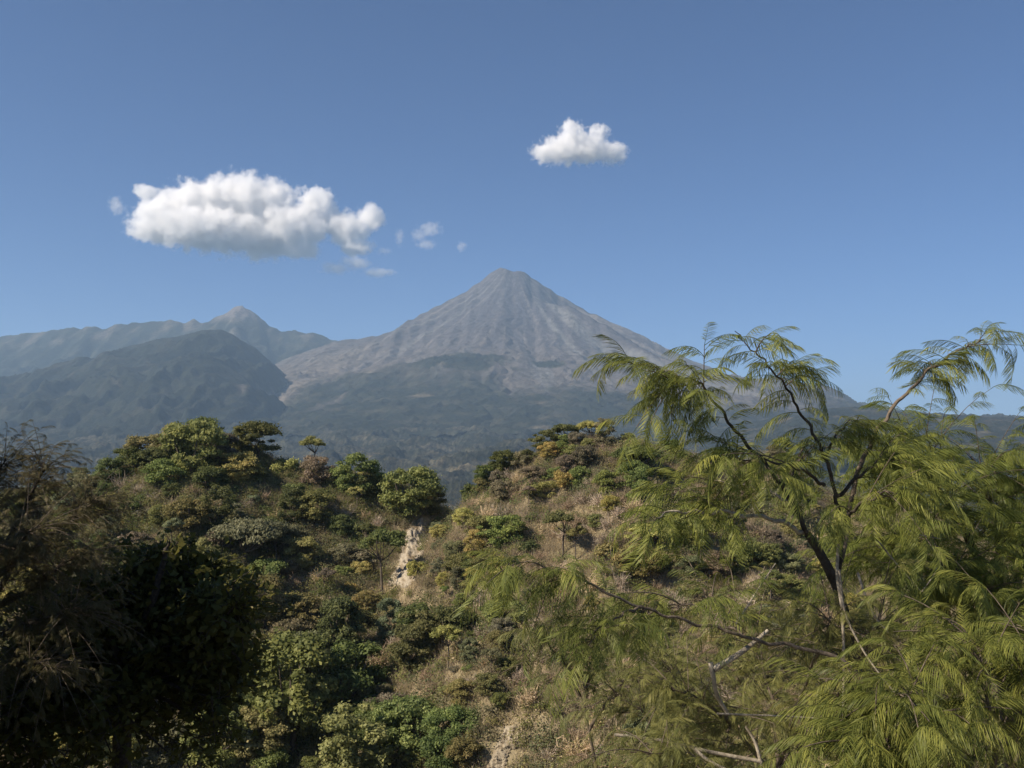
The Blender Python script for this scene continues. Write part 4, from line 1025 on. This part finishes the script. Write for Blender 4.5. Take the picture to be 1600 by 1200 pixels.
stem_thing('dead_branch', 'grey bleached dead branch caught in the shrubs at the very bottom', 'branch',
    [([(960, 1148, 6.6), (1040, 1158, 6.6), (1110, 1175, 6.6), (1190, 1190, 6.6)], 0.011, 0.015), ([(1190, 1195, 6.6), (1180, 1160, 6.6), (1165, 1135, 6.6)], 0.014, 0.008), ([(1080, 1166, 6.6), (1110, 1190, 6.55), (1160, 1215, 6.5)], 0.014, 0.010)], M_BARK_PALE)

# ------------------------------------------------------------------ the dark trees on the left
rng = np.random.default_rng(41)
def leafy_tree(name, label, base, trunk, limbs, clumps, leaf, color, seed, cat='tree', group=None, mat=None):
    """clumps: (centre, radii, number of leaves, tone)"""
    rng = np.random.default_rng(seed)
    B = np.array(base, float); B[2] = hill_pt(B[0], B[1]) - 0.1
    t = tag(empty(name, B), label, cat, group)
    P = curve(np.array([B] + [np.array(q) for q in trunk[0]]) - B, 8) if B[2] < trunk[0][0][2] - 0.3 else curve(np.array(trunk[0]) - B, 8)
    V, F = tube(P, np.linspace(trunk[1], trunk[2], len(P)), 9); add('trunk', mesh_np('trunk', V, F, M_BARK_DARK, True), t)
    for p, r0, r1 in limbs:
        P = curve(np.array(p) - B, 8); k = len(P)
        P = P + np.stack([noise2(np.arange(k) * 0.4, 1.3 + j, seed + j) for j in range(3)], 1) * 0.06
        V, F = tube(P, np.linspace(r0, r1, k), 6); add('branch', mesh_np('branch', V, F, M_BARK_DARK, True), t)
    Vs, Ts, tw = [], [], []
    for c, rad, n, tone in clumps:
        c = np.array(c) - B; rad = np.array(rad)
        # sprigs: a twig with leaves along it
        ns = max(1, n // 14)
        for s in range(ns):
            d = unit(rng.normal(size=3)); p0 = c + d * rad * rng.uniform(0.2, 0.9)
            dr = unit(d + 0.7 * rng.normal(size=3)); L_ = rng.uniform(0.25, 0.6)
            p1 = p0 + dr * L_ - np.array([0, 0, 0.12 * L_])
            tw.append(tube(np.array([p0 - dr * 0.25, (p0 + p1) / 2, p1]), np.array([0.012, 0.007, 0.004]), 4))
            q = rng.uniform(0, 1, (14, 1)); C = p0 + (p1 - p0) * q + rng.normal(size=(14, 3)) * 0.075
            Vv, _ = leaf_cards(rng, C, unit(rng.normal(size=(14, 3)) + np.array([0, 0, 0.9])), leaf, 1.8)
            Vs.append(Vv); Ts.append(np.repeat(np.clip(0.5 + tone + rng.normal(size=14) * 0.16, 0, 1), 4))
    V, F = merge(tw); add('twigs', mesh_np('twigs', V, F, M_BARK_DARK), t)['kind'] = 'stuff'
    V = np.concatenate(Vs)
    f = add('foliage', mesh_np('foliage', V, np.arange(len(V)).reshape(-1, 4), mat or M_LEAF, tint=np.concatenate(Ts)), t); f.color = (*color, 1)
    return t
b = at(185, 1400, 17.0)
tr = [b, at(190, 1200, 17.0), at(195, 1080, 17.0), at(215, 1000, 17.0)]
lim = [([at(205, 1040, 17.0), at(260, 1000, 17.2), at(320, 950, 17.4), at(370, 910, 17.5)], 0.10, 0.02), ([at(200, 1060, 17), at(170, 990, 16.8), at(130, 930, 16.6)], 0.10, 0.02),
       ([at(210, 1010, 17.0), at(240, 940, 16.8), at(255, 870, 16.6), at(262, 850, 16.6)], 0.09, 0.02), ([at(195, 1100, 17.0), at(245, 1085, 16.8), at(300, 1120, 16.6), at(345, 1150, 16.5)], 0.045, 0.012),
       ([at(200, 1080, 17.0), at(250, 1060, 16.6), at(300, 1085, 16.3), at(360, 1090, 16.2)], 0.04, 0.01), ([at(195, 1120, 17.0), at(225, 1140, 16.6), at(260, 1175, 16.4)], 0.035, 0.01)]
cl = []
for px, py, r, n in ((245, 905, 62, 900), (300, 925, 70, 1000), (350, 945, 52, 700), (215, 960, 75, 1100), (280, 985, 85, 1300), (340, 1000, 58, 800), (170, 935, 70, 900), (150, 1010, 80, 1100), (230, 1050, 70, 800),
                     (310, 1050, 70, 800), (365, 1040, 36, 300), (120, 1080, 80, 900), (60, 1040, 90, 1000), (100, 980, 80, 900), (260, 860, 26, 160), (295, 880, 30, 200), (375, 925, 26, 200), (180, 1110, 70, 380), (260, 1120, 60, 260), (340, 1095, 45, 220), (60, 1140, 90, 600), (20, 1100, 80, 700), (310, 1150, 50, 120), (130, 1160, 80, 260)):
    d = 17 + rng.uniform(-1.1, 1.1); k = d / FPX
    cl.append((at(px, py, d), (r * k, r * k * 1.3, r * k * 0.85), int(n * 1.5), 0.42 if r <= 30 else (0.12 if py < 950 else 0.0)))  # top clumps lighter and yellower: sunlight put into the leaf tone
leafy_tree('broadleaf_tree', 'dark shaded broadleaf tree at lower left with leaf tips tinted sunlit yellow', b, (tr, 0.20, 0.12), lim, cl, 0.088, (0.088, 0.092, 0.022), 42)
# the brown feathery tree beside it
BR = (0.112, 0.098, 0.042)
feather_tree('feathery_tree', 'brownish olive feathery tree at the left edge beside the dark broadleaf tree', 'tree', at(-60, 1420, 13.5),
    ([(-60, 1420, 13.5), (-55, 1150, 13.4), (-40, 980, 13.3), (-20, 900, 13.2)], 0.17, 0.09),
    [dict(p=[(-20, 910, 13.2), (20, 830, 13.0), (50, 770, 12.9), (75, 725, 12.8)], r=(0.05, 0.008), start=0.1, fronds=40, twigs=60, tl=0.75),
     dict(p=[(-20, 910, 13.2), (50, 860, 13.0), (110, 810, 12.8), (150, 785, 12.7)], r=(0.05, 0.008), start=0.1, fronds=40, twigs=64, tl=0.7),
     dict(p=[(-25, 920, 13.2), (-20, 820, 13.3), (-10, 760, 13.4), (10, 715, 13.4)], r=(0.05, 0.008), start=0.1, fronds=36, twigs=56, tl=0.75),
     dict(p=[(-30, 960, 13.2), (50, 920, 12.7), (100, 880, 12.4), (140, 860, 12.3)], r=(0.045, 0.008), start=0.1, tone=-0.08, fronds=40, twigs=50, tl=0.6),
     dict(p=[(-40, 980, 13.2), (10, 900, 12.3), (30, 850, 11.9), (60, 820, 11.7)], r=(0.045, 0.008), start=0.1, fronds=36, twigs=60, tl=0.75, tone=-0.12),
     dict(p=[(-40, 1010, 13.2), (30, 980, 12.6), (90, 960, 12.4), (140, 955, 12.3)], r=(0.04, 0.008), start=0.1, fronds=30, twigs=50, tl=0.7, tone=-0.25),
     dict(p=[(-45, 1060, 13.3), (10, 1040, 12.6), (60, 1035, 12.4), (100, 1050, 12.3)], r=(0.04, 0.008), start=0.1, fronds=26, twigs=44, tl=0.7, tone=-0.25),
     dict(p=[(-30, 930, 13.2), (-80, 830, 13.2), (-110, 760, 13.2)], r=(0.05, 0.008), start=0.1, fronds=30, twigs=50, tl=0.8)],
    43, BR, 0.16, density=1.5, pick=(0, 1, 5), twig_mat=M_BARK_MID)
stem_thing('dead_branch', 'thick pale dead stem at the left edge within the brown feathery tree', 'branch', [([(-30, 838, 12.0), (10, 855, 12.0), (28, 860, 12.0), (45, 875, 12.0)], 0.020, 0.010)], M_BARK_MID, 'dry dead branches')
# an unseen taller tree, added further left to throw shade across both
b = np.array([-13.2, 12.5, -10.5]); rng = np.random.default_rng(45); cl = []
for i in range(210):
    p = np.array([-12.6 + rng.uniform(-2.6, 3.2), 11.0 + rng.uniform(-6.5, 6.5), rng.uniform(-7.0, 2.7)])
    if (p[0] + 1.35) / max(p[1], 1) > -0.55: continue
    cl.append((p, (1.1, 1.2, 0.9), 200, 0.0))
leafy_tree('broadleaf_tree', 'unseen tall dark broadleaf tree added beyond the left edge to shade the trees there', b, ([b, b + (0.1, 0, 4), b + (0.3, 0.2, 8), b + (0.2, 0, 11)], 0.30, 0.14),
    [([b + (0.2, 0, 6), b + (0.8, 2.5, 8), b + (1, 4.5, 10)], 0.13, 0.03), ([b + (0.2, 0, 6), b + (-0.5, -2.5, 8), b + (0.2, -4.5, 10)], 0.13, 0.03)], cl, 0.34, (0.05, 0.06, 0.02), 46)
V = np.array([(-26500, -6500, -206.2), (26500, -6500, -206.2), (26500, 40500, -206.2), (-26500, 40500, -206.2),
              (-26500, -6500, 2260), (26500, -6500, 2260), (26500, 40500, 2260), (-26500, 40500, 2260)], float)
F = [(3, 2, 1, 0), (4, 5, 6, 7), (0, 1, 5, 4), (1, 2, 6, 5), (2, 3, 7, 6), (3, 0, 4, 7)]
m = bpy.data.materials.new('hazy_air'); n = nodes(m)
out = N(n, 'ShaderNodeOutputMaterial'); pv = N(n, 'ShaderNodeVolumePrincipled')
pv.inputs['Color'].default_value = (0.50, 0.73, 1.0, 1); pv.inputs['Density'].default_value = 4.3e-5
pv.inputs['Anisotropy'].default_value = 0.1
n.links.new(pv.outputs[0], out.inputs['Volume'])
tag(add('haze', mesh_np('haze', V, F, m)), 'thin blue haze in the air', kind='stuff')
